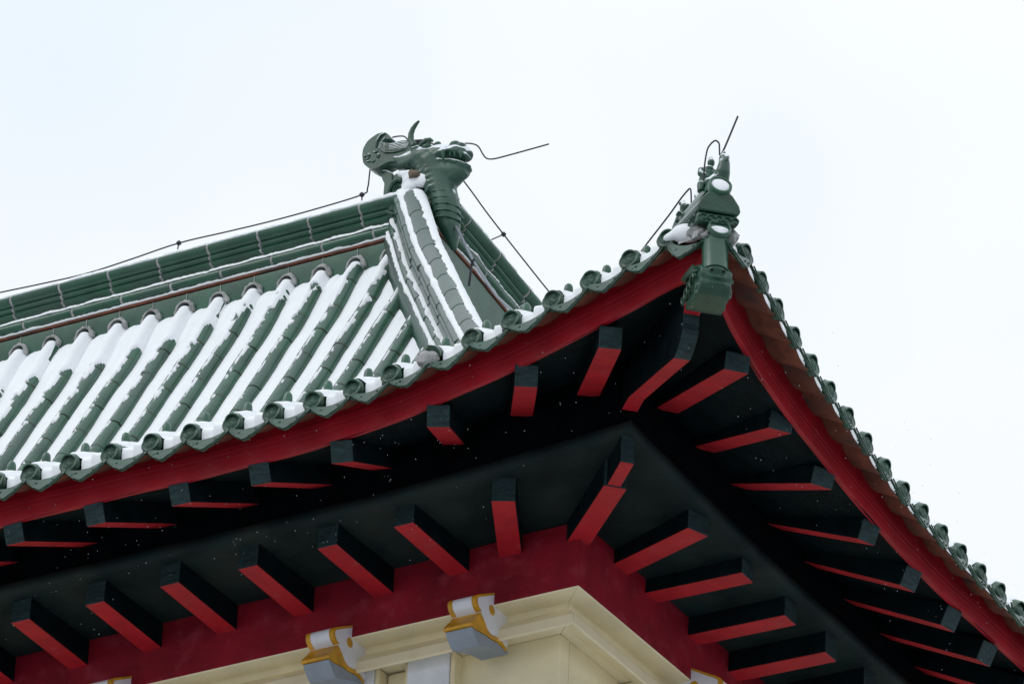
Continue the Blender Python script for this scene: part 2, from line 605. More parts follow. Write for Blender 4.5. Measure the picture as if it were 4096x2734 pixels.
flyL = [((-.625, .066, -.082), (-1.285, .96, .214)), ((-1.27, .153, -.15), (-1.778, .96, .18)), ((-1.92, .19, -.262), (-2.29, .96, .09)),
        ((-2.624, .2, -.343), (-2.836, .96, .033)), ((-3.228, .2, -.356), (-3.30, .96, .012)), ((-3.831, .2, -.36), (-3.86, .96, .0)), ((-4.482, .2, -.357), (-4.496, .96, -.002))]
for k in range(7):
    flyL.append(((-5.11 - .63 * k, .2, -.352), (-5.12 - .63 * k, .96, .0)))
for a, b in flyL:
    beam(a, b, .148, .145, "eave_rafter", ext=.09)
flyR = [((-.05, .64, -.095), (-.96, 1.44, .26)), ((-.123, 1.36, -.140), (-.96, 1.955, .222)), ((-.148, 1.97, -.238), (-.96, 2.444, .178)), ((-.171, 2.637, -.315), (-.96, 2.95, .12)),
        ((-.192, 3.263, -.355), (-.96, 3.477, .08)), ((-.2, 3.86, -.370), (-.96, 4.04, .060)), ((-.2, 4.39, -.382), (-.96, 4.57, .046))]
for k in range(6):
    flyR.append(((-.2, 5.0 + .6 * k, -.385), (-.96, 5.1 + .6 * k, .03)))
for k, (a, b) in enumerate(flyR):
    beam(a, b, .165 if k < 3 else .15, .125 if k < 3 else .145, "eave_rafter", ext=.09)

# hip beam with its stepped, carved end ----------------------------------
E1 = Vector((1, -1, 0)).normalized()     # outward along the corner
E2 = Vector((1, 1, 0)).normalized()      # across the corner, to the right


def SF(s, m, z): return E1 * s + E2 * m + Vector((0, 0, z))


w = MB()
poly = [(-1.45, .30), (-1.45, .055), (-1.30, .062), (-.9, -.04), (-.5, -.145), (-.245, -.212), (-.175, -.196), (-.125, -.160), (-.105, -.155), (-.085, -.135), (-.064, -.10), (-.085, -.072), (-.06, -.055), (-.062, .22), (-.6, .35)]
w.prism(poly, lambda a, b, h: SF(a, h, b), -.052, .052)
for k in range(4, 6):
    pass
for k, f in enumerate(w.f):
    if len(f) == 4:
        c = sum((Vector(w.v[i]) for i in f), Vector()) / 4
        sx = c.dot(E1)
        if c.z < -.02 and sx < -.24 or (sx < -.9 and c.z < .07):
            w.m[k] = 1
        elif sx > -.245 and c.z < .1:
            w.m[k] = 2
part(w, "hip_beam", [DARKGREEN, RED_BEAM, ENDGREEN], smooth=30, bevel=0.004)
w = MB()
w.prism([(-.058, .0), (.03, .02), (.20, .07), (.42, .10), (.42, .24), (-.058, .22)], lambda a, b, h: SF(a, h, b), -.05, .05)
part(w, "hip_beam_tip", [RED_BEAM], smooth=30, bevel=0.004)


# fascia boards ---------------------------------------------------------
def wob(t): return 0.004 * math.sin(t * 3.1) + 0.003 * math.sin(t * 7.7 + 1)


def Hf(sd, t): return H(sd, t) + wob(t)


for prof, nm in (([(.13, -.232), (.13, -.150), (.135, -.148), (.13, -.146), (.13, -.112), (.1345, -.110), (.13, -.108), (.13, -.062), (.165, -.060), (.165, -.232)], "fascia_board"),
                 ([(.142, -.068), (.142, .055), (.18, .056), (.18, -.066)], "fascia_board")):
    for sd in ('L', 'R'):
        w = MB()
        mitre_sweep(w, prof, sds=(sd,), nst=90, flare=Ff, rise=Hf)
        part(w, nm, RED, smooth=30, bevel=0.003)

# deck under the tiles -----------------------------------------------------
w = MB()
dl = [.26, .3, .4, .8, 1.2, 1.7, 2.2, 2.7, 3.1, 3.4, 3.6, 3.8, 4.0, 4.2, 4.4, 4.62]
for sd in ('L', 'R'):
    rows = []
    for k in range(80):
        row = []
        for d in dl:
            ts = max(d * (1.066 if sd == 'L' else 1 / 1.066), d - Fl(sd, 0) * fadeF(d))
            t = ts + (TMAX[sd] - ts) * (k / 79) ** 1.3
            row.append(roof_pt(sd, t, d, -.045))
        row += [p + Vector((0, 0, -.05)) for p in reversed(row)]
        rows.append(row)
    w.grid(rows, 0, True, True, True)
part(w, "roof_deck", MORTAR, smooth=40)

# tile rows ------------------------------------------------------------------
ROWS = {}
ARC = [R(a) for a in range(-108, 109, 18)]


def ring(c, T, N, X, r): return [c + (X * math.sin(a) + N * math.cos(a)) * r for a in ARC]


def petal(r, th):
    if r > .055 or r < .004:
        return 0
    return .0030 * math.sin(r / .05 * math.pi) * (math.cos(6 * th) * .7 + math.cos(3 * th + 40 * r)) + .002 * math.sin(r * 520)


DISC_PROF = [(.064, -.048), (.0705, -.042), (.0715, -.006), (.070, .002), (.067, .0045), (.061, .0045), (.0575, .0012), (.052, .001), (.046, .0015), (.040, .002), (.034, .003), (.027, .0035), (.02, .005), (.012, .007), (.006, .008)]


def end_disc(c, ax, parent, name="end_disc", tilt=0.0, scale=1.0):
    m = MB()
    m.lathe([(r * scale, h) for r, h in DISC_PROF], c, ax, n=36, fn=petal)
    return part(m, name, GLAZE_DARK, parent, smooth=40)


disc_pos = {'L': {}, 'R': {}}
for sd in ('L', 'R'):
    for i in range(1, NROW[sd] + 1):
        t = row_t(sd, i)
        de = min(4.60, d_hip(sd, t)) if t > .6 else 0.25
        de = max(de, .30)
        m = MB()
        s_end = s_of_d(de)
        s = 0.0
        k = 0
        LT_ = 0.345
        rnd = random.Random(i * 17 + (0 if sd == 'L' else 500))
        while s < s_end - 0.02:
            s1 = min(s + LT_, s_end)
            jx = rnd.uniform(-.003, .003)
            rr_ = rnd.uniform(-.001, .001)
            rows = []
            for q, ra in ((s, TR - .009), (s, TR + .0006), (s + .02, TR + .0005), (s + (s1 - s) * .5, TR - .0002), (s1 + .015, TR - .0018)):
                c, T, N = frame_at(sd, t + jx, d_of_s(min(q, _ss[-1])))
                rows.append(ring(c, T, N, AX[sd], ra + rr_))
            m.grid(rows, 0)
            if k > 0:
                rows = []
                for q in (s - .0062, s - .0006):
                    c, T, N = frame_at(sd, t, d_of_s(max(q, 0)))
                    rows.append(ring(c, T, N, AX[sd], TR + .0004))
                m.grid(rows, 1)
            s = s1
            k += 1
        row = part(m, "tile_row", [GLAZE, MORTAR_DARK], smooth=40)
        ROWS[(sd, i)] = row
        c, T, N = frame_at(sd, t, 0.0)
        disc_pos[sd][i] = c
        if sd == 'L' and i == 7:
            m = MB()
            # broken disc: only an upper right shard of the rim is left
            for (r0_, r1_, h) in ((.045, .0715, .0),):
                X = AX[sd]
                rows = []
                for h_ in (-.05, .006):
                    rows.append([c - T * h_ + (X * math.sin(a) + N * math.cos(a)) * .07 for a in [R(q) for q in range(-100, 11, 10)]] +
                                [c - T * h_ + (X * math.sin(a) + N * math.cos(a)) * (.04 + .012 * math.sin(a * 5)) for a in [R(q) for q in range(10, -101, -10)]])
                m.grid(rows, 0, True, True, True)
            part(m, "broken_disc", GLAZE_DARK, row)
            m = MB()
            rot = Matrix.Rotation(.3, 3, 'Y')
            m.ell(c + Vector((-.03, .0, -.015)), .085, .05, .055, rot, n=22)
            m.v = [tuple(Vector(v) + Vector((0, 0, 1)) * .02 * vn(v[0] * 30, v[1] * 30, v[2] * 30) + Vector((1, .3, 0)) * .03 * vn(v[0] * 22 + 9, v[1] * 20, v[2] * 24)) for v in m.v]
            part(m, "mortar_lump", MORTAR, row, smooth=20)
        else:
            tiltv = (OUT[sd] + Vector((0, 0, .22 + rnd.uniform(-.05, .05))) + AX[sd] * rnd.uniform(-.05, .05)).normalized()
            end_disc(c - T * .01, tiltv, row)
        if t > .2:
            cb = roof_pt(sd, t, .185, .05)
            m = MB()
            m.lathe([(.031, -.03), (.0305, .03), (.029, .05), (.025, .066), (.017, .077), (.007, .082)], cb, (rnd.uniform(-.06, .06), rnd.uniform(-.06, .06), 1), n=16)
            part(m, "nail_cap", GLAZE, row, smooth=60)

CORNER_DISC = SF(.50, .002, .309)


# drip tiles -----------------------------------------------------------------
def drip(sd, Pa, Pb, key):
    Pa, Pb = Vector(Pa), Vector(Pb)
    et = (Pb - Pa)
    wd = et.length
    et.normalize()
    o = et.cross(Vector((0, 0, 1)))
    if o.dot(OUT[sd]) < 0:
        o = -o
    o.normalize()
    up = o.cross(et)
    if up.z < 0:
        up = -up
    C = (Pa + Pb) / 2
    rnd = random.Random(key)
    hw = min(wd, .33) * .5 * .97
    tw = rnd.uniform(-.012, .012)
    m = MB()
    n = 24
    rows = [[], [], [], []]
    for k in range(n + 1):
        u = -1 + 2 * k / n
        a = abs(u)
        vt = -.048 - .050 * (1 - a ** 2.0)
        dep = .034 + .060 * (1 - a ** 1.7) + .014 * max(0, 1 - a * 5)
        dep += .007 * abs(math.sin(u * math.pi * 3.5)) * (1 - a * .4)
        ot = .018 + .02 * (1 - u * u)
        ob = ot + .035 * dep / .11 + .012
        base = C + et * (u * hw) + up * (tw * u)
        rows[0].append(base + up * vt + o * ot)
        rows[1].append(base + up * (vt - dep) + o * ob)
        rows[2].append(base + up * (vt - dep) + o * (ob - .016))
        rows[3].append(base + up * (vt) + o * (ot - .016))
    m.grid(rows + [rows[0]], 0)
    for e in (0, n):
        m.add([rows[q][e] for q in range(4)], [(0, 1, 2, 3)])
    # raised rim along the scalloped lower edge and a relief scroll
    rim = [rows[1][k] + up * .010 + o * .003 for k in range(1, n)]
    m.tube(rim, .0055, 6)
    for q in (-.5, 0, .5):
        a = abs(q)
        vt = -.048 - .050 * (1 - a ** 2.0)
        c = C + et * (q * hw) + up * (vt - .035 - .02 * (1 - a)) + o * .048
        for z in range(4):
            an = z * 1.6 + q
            m.ell(c + et * math.cos(an) * .018 + up * math.sin(an) * .013, .012, .007, .007, n=8)
    drp = part(m, "drip_tile", GLAZE_DARK, smooth=40)
    # the unglazed belly of the pan tile behind it
    m = MB()
    rows = []
    for dn in ((0.0, .05, .09, .13) if key in (0, 999) else (0.0, .12, .30, .50)):
        ro = []
        ri = []
        for k in range(13):
            u = -1 + 2 * k / 12
            v = -.066 - .050 * (1 - u * u)
            p = C + et * (u * hw * 1.04) - o * dn + Vector((0, 0, pz(dn))) + up * v
            ro.append(p)
            ri.append(p + up * .016)
        rows.append(ro + ri[::-1])
    m.grid(rows, 0, True, True, True)
    part(m, "pan_tile", TERRA, drp, smooth=40)
    return drp


for sd in ('L', 'R'):
    pts = [CORNER_DISC] + [disc_pos[sd][i] for i in range(1, NROW[sd] + 1)]
    for k in range(len(pts) - 1):
        drip(sd, pts[k], pts[k + 1], k * 3 + (0 if sd == 'L' else 999))


# ridges round the flat top ----------------------------------------------------
# outline points: o = outward from the ridge face, z
def ridge_map(sd):
    if sd == 'L':
        return lambda t, o, z: Vector((-t, 4.625 - o, z))
    return lambda t, o, z: Vector((-4.935 + o, t, z + .012 + drop('R', t)))


RANGE = {'L': (4.98, 11.0), 'R': (4.72, 8.6)}


def arcpts(cx, cz, r, a0, a1, n):
    return [(cx + r * math.sin(R(a0 + (a1 - a0) * k / n)), cz + r * math.cos(R(a0 + (a1 - a0) * k / n))) for k in range(n + 1)]


ROLLP = [(-.02, 4.322)] + arcpts(.024, 4.358, .036, 175, 0, 8) + [(-.02, 4.395)]
CAPP = [(-.02, 4.397), (.0, 4.399), (.002, 4.446), (.010, 4.454), (.040, 4.460), (.047, 4.470), (.038, 4.479), (.034, 4.489), (.052, 4.496), (.061, 4.504), (.062, 4.513), (.054, 4.521),
        (.052, 4.531), (.072, 4.538), (.092, 4.553), (.103, 4.572), (.103, 4.590), (.092, 4.603), (.05, 4.613), (-.02, 4.63), (-.07, 4.655), (-.10, 4.66), (-.14, 4.64), (-.2, 4.61), (-.26, 4.60), (-.27, 4.40)]
RP_PARTS = {}
for sd in ('L', 'R'):
    mp_ = ridge_map(sd)
    t0, t1 = RANGE[sd]
    RD = MB()
    # core and mortar
    RD.prism([(-.03, 3.3), (-.03, 4.59), (-.25, 4.59), (-.25, 3.3)], lambda o, z, t: mp_(t, o, z), t0, t1, seg=24)
    ridge = part(RD, "upper_ridge", MORTAR, smooth=0)
    m = MB()
    zb = 4.062 if sd == 'L' else 3.40
    m.prism([(-.025, zb), (.004, zb), (.012, zb + .023), (.012, 4.268), (-.025, 4.272)], lambda o, z, t: mp_(t, o, z), t0, t1, seg=24)
    part(m, "ridge_skirt", GLAZE, ridge, smooth=30)
    m = MB()
    m.prism([(-.025, 4.282), (.020, 4.280), (.024, 4.287), (.021, 4.297), (-.025, 4.310)], lambda o, z, t: mp_(t, o, z), t0, t1, seg=24)
    part(m, "terracotta_strip", TERRA, ridge, smooth=30)
    t = t0
    k = 0
    while t < t1:
        L1 = .445
        rnd = random.Random(k + 31)
        dz = rnd.uniform(-.003, .003)
        a, b = t + .012, min(t + L1 - .012, t1)
        if b > a + .02:
            mr, mc, mj, mk = MB(), MB(), MB(), MB()
            mc.prism(CAPP, lambda o, z, h: mp_(h, o, z + dz), a, b)
            mj.prism([(o_ - .006, z_) for o_, z_ in CAPP], lambda o, z, h: mp_(h, o, z), b + .001, min(b + .023, t1 + .02))
            mk.prism([(o_ - .005, z_) for o_, z_ in ROLLP], lambda o, z, h: mp_(h, o, z), b - .109, b - .087)
            mr.prism(ROLLP, lambda o, z, h: mp_(h, o, z + dz), a - .11 if a > t0 + .1 else a, b - .11)
            part(mr, "ridge_roll", GLAZE, ridge, smooth=50)
            part(mc, "ridge_cap", GLAZE, ridge, smooth=35)
            part(mj, "joint_mortar", MORTAR, ridge, smooth=30)
            part(mk, "joint_mortar", MORTAR, ridge, smooth=30)
        t += L1
        k += 1
    # mortar collars round the tile rows
    for i in range(1, NROW[sd] + 1):
        tt = row_t(sd, i)
        if tt < t0 - .02 or sd == 'R':
            continue
        m = MB()
        rows = []
        rnd = random.Random(i)
        for a in range(-105, 106, 15):
            rad = .084 + .007 * rnd.uniform(-1, 1)
            c = (tt, 4.118)
            sx, cz_ = math.sin(R(a)), math.cos(R(a))
            rows.append([mp_(c[0] + sx * .058, .055, c[1] + cz_ * .058), mp_(c[0] + sx * rad, .040, c[1] + cz_ * rad),
                         mp_(c[0] + sx * rad, .0, c[1] + cz_ * rad), mp_(c[0] + sx * .058, .0, c[1] + cz_ * .058)])
        m.grid(rows, 0, True, True, True)
        m.box(mp_(tt - .004, .0145, 4.20), AX[sd] * .007, OUT[sd] * .002, (0, 0, .07))
        part(m, "mortar_collar", MORTAR, ridge, smooth=40)

# hip ridge ----------------------------------------------------------------------
def hip_c(d):
    return Vector((hip_x(d), d, Z0 + pz(d) + .24 * fadeH(d) + .015))


hs = np.linspace(0.22, 4.815, 300)
hp = np.array([list(hip_c(d)) for d in hs])
hl = np.concatenate([[0], np.cumsum(np.linalg.norm(np.diff(hp, axis=0), axis=1))])


def hip_frame(l):
    c = Vector([float(np.interp(l, hl, hp[:, k])) for k in range(3)])
    c2 = Vector([float(np.interp(min(l + .12, hl[-1]), hl, hp[:, k])) for k in range(3)])
    c1 = Vector([float(np.interp(max(l - .12, 0), hl, hp[:, k])) for k in range(3)])
    T = (c2 - c1).normalized()
    grow = min(1.0, max(.35, .35 + .65 * (c.y - .5) / 1.6))
    X = Vector((-1, -1, 0)).normalized()     # to the viewer's left
    X = (X - T * X.dot(T)).normalized()
    N = T.cross(X).normalized()
    if N.z < 0:
        N = -N
    return c, T, X, N * grow


HL = float(hl[-1])
HIPSECT = {
    'base': [(.150, -.16), (.152, .035), (.140, .050), (-.140, .050), (-.152, .035), (-.150, -.16)],
    'roll': [(.105, .052)] + [(.118 + .031 * math.cos(R(a)), .083 + .031 * math.sin(R(a))) for a in range(-80, 91, 17)] + [(.08, .115), (-.08, .115)] + [(-.118 + .031 * math.cos(R(a)), .083 + .031 * math.sin(R(a))) for a in range(90, 261, 17)] + [(-.105, .052)],
    'flute': [(.085, .117), (.092, .130), (.108, .140), (.112, .150), (.102, .160), (.100, .172), (.112, .184), (.120, .194), (.120, .212), (.110, .224), (.08, .228), (-.08, .228), (-.11, .224), (-.12, .2), (-.1, .17), (-.11, .15), (-.085, .117)],
    'top': [(.07, .230)] + [(.100 + .032 * math.cos(R(a)), .262 + .032 * math.sin(R(a))) for a in range(-80, 91, 17)] + [(.06, .296), (-.06, .296)] + [(-.100 + .032 * math.cos(R(a)), .262 + .032 * math.sin(R(a))) for a in range(90, 261, 17)] + [(-.07, .230)],
}
CAPR = .082
CAPC = .315


def hip_sweep(m, sect, l0, l1, n=3, taper=1.0):
    rows = []
    for k in range(n + 1):
        l = l0 + (l1 - l0) * k / n
        c, T, X, N = hip_frame(l)
        f = 1 + (taper - 1) * k / n
        rows.append([c + X * (p[0] * f) + N * p[1] for p in sect])
    m.grid(rows, 0, True, True, True)


m = MB()
hip_sweep(m, HIPSECT['base'], 0, HL, 60)
hip_sweep(m, [(.085, .0), (.085, .30), (-.085, .30), (-.085, .0)], 0.01, HL - .01, 60)
hipr = part(m, "hip_ridge", GLAZE_HIP, smooth=40)
for nm, LL, ph, seed in (('roll', .42, .0, 1), ('flute', .42, .14, 2), ('top', .42, .2, 3)):
    m = MB()
    l = HL
    rnd = random.Random(seed)
    first = True
    while l > 0:
        a = max(l - (LL if not first else LL - ph), 0)
        first = False
        if l - a > .03:
            dx = rnd.uniform(-.004, .004)
            sect = [(x + dx if x > 0 else x, z + rnd.uniform(-.0005, .0005)) for x, z in HIPSECT[nm]]
            hip_sweep(m, sect, a + .006, l - .002, 4, taper=.97)
        l = a
    part(m, {"roll": "hip_lower_roll", "flute": "hip_moulding", "top": "hip_upper_roll"}[nm], GLAZE_HIP, hipr, smooth=40)
m = MB()
l = HL - .22
k = 0
while l > .1:
    a = max(l - .34, 0)
    rows = []
    for q, ra in ((a, CAPR - .008), (a, CAPR + .0012), (a + .03, CAPR + .001), ((a + l) / 2, CAPR), (l + .02, CAPR - .002)):
        c, T, X, N = hip_frame(q)
        rows.append([c + N * CAPC + (X * math.sin(an) + N * math.cos(an)) * ra for an in ARC])
    m.grid(rows, 0)
    if k > 0:
        rows = []
        for q in (l + .001, l + .007):
            c, T, X, N = hip_frame(q)
            rows.append([c + N * CAPC + (X * math.sin(an) + N * math.cos(an)) * (CAPR + .0003) for an in ARC])
        m.grid(rows, 1)
    l = a
    k += 1
part(m, "hip_cap", [GLAZE_HIP, MORTAR_DARK], hipr, smooth=40)

# corner end of the hip ridge ------------------------------------------------------
m = MB()


def zs(s): return .22 * (.5 - s) * (1 if s < .5 else 0)


def corner_prism(m, poly, s0, s1, n=6, mi=0, shrink=1.0):
    rows = []
    for k in range(n + 1):
        s = s0 + (s1 - s0) * k / n
        rows.append([SF(s, p[0], p[1] + zs(s)) for p in poly])
    m.grid(rows, mi, True, True, True)


corner_prism(m, [(-.128, .335), (-.138, .360), (-.132, .398), (.118, .402), (.128, .365), (.118, .340)], .50, -.35)
ce = part(m, "hip_end_block", GLAZE_DARK, smooth=30, bevel=.008)
m = MB()
corner_prism(m, [(-.130, .408), (-.140, .440), (-.120, .490), (-.075, .545), (-.045, .565), (.06, .562), (.085, .54), (.125, .48), (.135, .44), (.122, .410)], .51, -.35)
part(m, "hip_end_block", GLAZE_DARK, ce, smooth=30, bevel=.012)
# carved ripples on the face of the lower block
m = MB()
for q in range(5):
    x = -.1 + .05 * q
    m.tube([SF(.505, x + .022 * math.cos(a) * (1 if q % 2 else -1), .37 + .018 * math.sin(a)) for a in [R(b) for b in range(0, 300, 30)]], .006, 6)
for q in range(6):
    s = .40 - .12 * q
    m.tube([SF(s - .05 * math.cos(a), -.137, .372 + zs(s) + .02 * math.sin(a)) for a in [R(b) for b in range(0, 300, 30)]], .007, 6)
part(m, "carved_scroll", GLAZE_DARK, ce, smooth=60)
# two round end tiles, tilted up, with their tubes behind
for zc, s_front, sc_, nm in ((.309, .505, 1.04, "hip_end_tile"), (.612, .50, 1.12, "hip_end_tile")):
    m = MB()
    rows = []
    for s in (s_front - .02, .30, .1, -.25):
        cc = SF(s, .004, zc + zs(s) * .8)
        rows.append([cc + (E2 * math.sin(a) + Vector((0, 0, 1)) * math.cos(a)) * .068 for a in ARC])
    m.grid(rows, 0)
    tl = part(m, nm, GLAZE, ce, smooth=40)
    axd = (E1 * math.cos(R(20)) + Vector((0, 0, 1)) * math.sin(R(20)))
    m = MB()
    m.lathe([(.066, -.055), (.0735, -.045), (.075, -.01), (.073, .005), (.069, .009), (.061, .008), (.058, -.004), (.03, -.004), (.005, -.004)], SF(s_front, .004, zc), axd, n=40)
    part(m, "end_disc", GLAZE, ce, smooth=40)
    m = MB()
    rows = []
    for r_, h_ in ((.057, -.002), (.050, .003), (.03, .006), (.004, .007)):
        row = []
        for k in range(30):
            a = 2 * math.pi * k / 30
            rq = r_ * (1 + .06 * vn(math.cos(a) * 2, math.sin(a) * 2, zc * 9))
            hh = h_
            if zc < .5 and math.sin(a) < -0.1 and r_ > .02:
                hh = h_ - .004
            c0 = SF(s_front, .004, zc)
            bb = axd.cross(E2).normalized()
            if bb.z < 0:
                bb = -bb
            off = bb * (-.022 if zc < .5 else 0)
            sq = .55 if zc < .5 else 1.0
            row.append(c0 + off + (E2 * math.cos(a) + bb * math.sin(a) * sq) * rq + axd * (hh + .001))
        rows.append(row)
    m.grid(rows, 0, True, True, True)
    o = m.build("disc_snow", SNOW)
    tag(o, "small patch of snow filling the %s round end tile at the roof corner" % ("lower" if zc < .5 else "upper"), "snow", kind="stuff")
# mortar rubble under the corner tile
for (s, mm, z, r_) in ((.42, -.105, .285, .05), (.38, -.125, .315, .042), (.44, .09, .27, .045), (.46, -.07, .262, .035), (.42, .11, .315, .04)):
    m = MB()
    b0 = 0
    m.ell(SF(s, mm, z), r_, r_ * .7, r_ * .7, n=18)
    for q in range(b0, len(m.v)):
        v = Vector(m.v[q])
        m.v[q] = tuple(v + Vector((vn(v.x * 25, v.y * 25, v.z * 25), vn(v.x * 25 + 7, v.y * 25, v.z * 25), vn(v.x * 25, v.y * 25 + 5, v.z * 25))) * .03)
    part(m, "mortar_rubble", MORTAR, ce, smooth=15)
# round green sleeve under the corner tile
m = MB()
m.tube([SF(.42, 0, .285), SF(.43, 0, .20), SF(.435, 0, .10), SF(.44, 0, .03)], [.088, .083, .079, .082], 24)
part(m, "corner_sleeve", GLAZE, ce, smooth=60)

# corbels on the wall -----------------------------------------------------------------
CW = .205


def corbel(sd, tc):
    fn = lambda d, z, h: W(sd, h, d, z)
    t0, t1 = tc - CW / 2, tc + CW / 2
    m = MB()
    up_ = [(1.98, -.535), (1.83, -.545), (1.62, -.655), (1.592, -.675), (1.584, -.700), (1.592, -.730), (1.615, -.752), (1.648, -.766), (1.700, -.800), (1.745, -.845), (1.80, -.862), (1.87, -.845), (1.93, -.850), (1.98, -.865), (2.01, -.865), (2.01, -.62), (1.98, -.62)]
    m.prism(up_, fn, t0, t1)
    cb = part(m, "corbel", WHITE, smooth=40, bevel=.004)
    # ochre lower scroll
    m = MB()
    lo_ = [(1.652, -.769), (1.628, -.80), (1.590, -.840), (1.556, -.875), (1.545, -.892), (1.550, -.906), (1.60, -.912), (1.66, -.905), (1.72, -.895), (1.80, -.893), (1.88, -.878), (1.94, -.884), (1.985, -.9), (1.985, -.872), (1.93, -.854), (1.87, -.849), (1.80, -.866), (1.745, -.849), (1.70, -.804)]
    m.prism(lo_, fn, t0 - .003, t1 + .003)
    part(m, "ochre_scroll", GOLD, cb, smooth=40)
    # ochre edging on the upper block
    edge = [(1.83, -.545), (1.62, -.655), (1.592, -.675), (1.584, -.700), (1.592, -.730), (1.615, -.752), (1.648, -.766)]
    for ts in (t0, t1):
        m = MB()
        rows = []
        for k, (d, z) in enumerate(edge):
            a = W(sd, ts, d, z)
            sgn = -1 if ts == t0 else 1
            dirin = -1 if ts == t1 else 1
            wdt = .030
            nx = W(sd, 0, 1.75 - d, -.70 - z).normalized() * .022
            rows.append([a - AX[sd] * 0 + AX[sd] * sgn * .003 + nx, a + AX[sd] * sgn * .003 + W(sd, 0, -.003, -.001), a + AX[sd] * dirin * wdt + W(sd, 0, -.003, -.001), a + AX[sd] * dirin * wdt + W(sd, 0, .004, .004)])
        m.grid(rows, 0, True, True, True)
        part(m, "ochre_edge", GOLD, cb, smooth=40)
    # medallions on both sides
    for ts, sg in ((t0, -1), (t1, 1)):
        m = MB()
        c = W(sd, ts, 1.79, -.690)
        m.lathe([(.034, 0), (.034, .004), (.004, .004)], c, AX[sd] * sg, n=24)
        part(m, "medallion", GOLD, cb, smooth=30)
    # blue grey lower body
    m = MB()
    bl = [(1.562, -.914), (1.580, -.938), (1.602, -.962), (1.628, -.985), (1.660, -1.003), (1.72, -.985), (1.80, -.955), (1.90, -.925), (2.02, -.905), (2.02, -.885), (1.94, -.888), (1.88, -.882), (1.80, -.897), (1.72, -.899), (1.66, -.909), (1.60, -.916)]
    m.prism(bl, fn, t0 + .004, t1 - .004)
    part(m, "lower_block", BLUEGREY, cb, smooth=40)


for sd, tc in (('L', 2.545), ('L', 3.62), ('L', 5.345), ('L', 7.0), ('R', 3.42), ('R', 5.1)):
    corbel(sd, tc)

# ------------------------------------------------------------------ snow
def hash_row(i): return random.Random(i * 91 + 5)


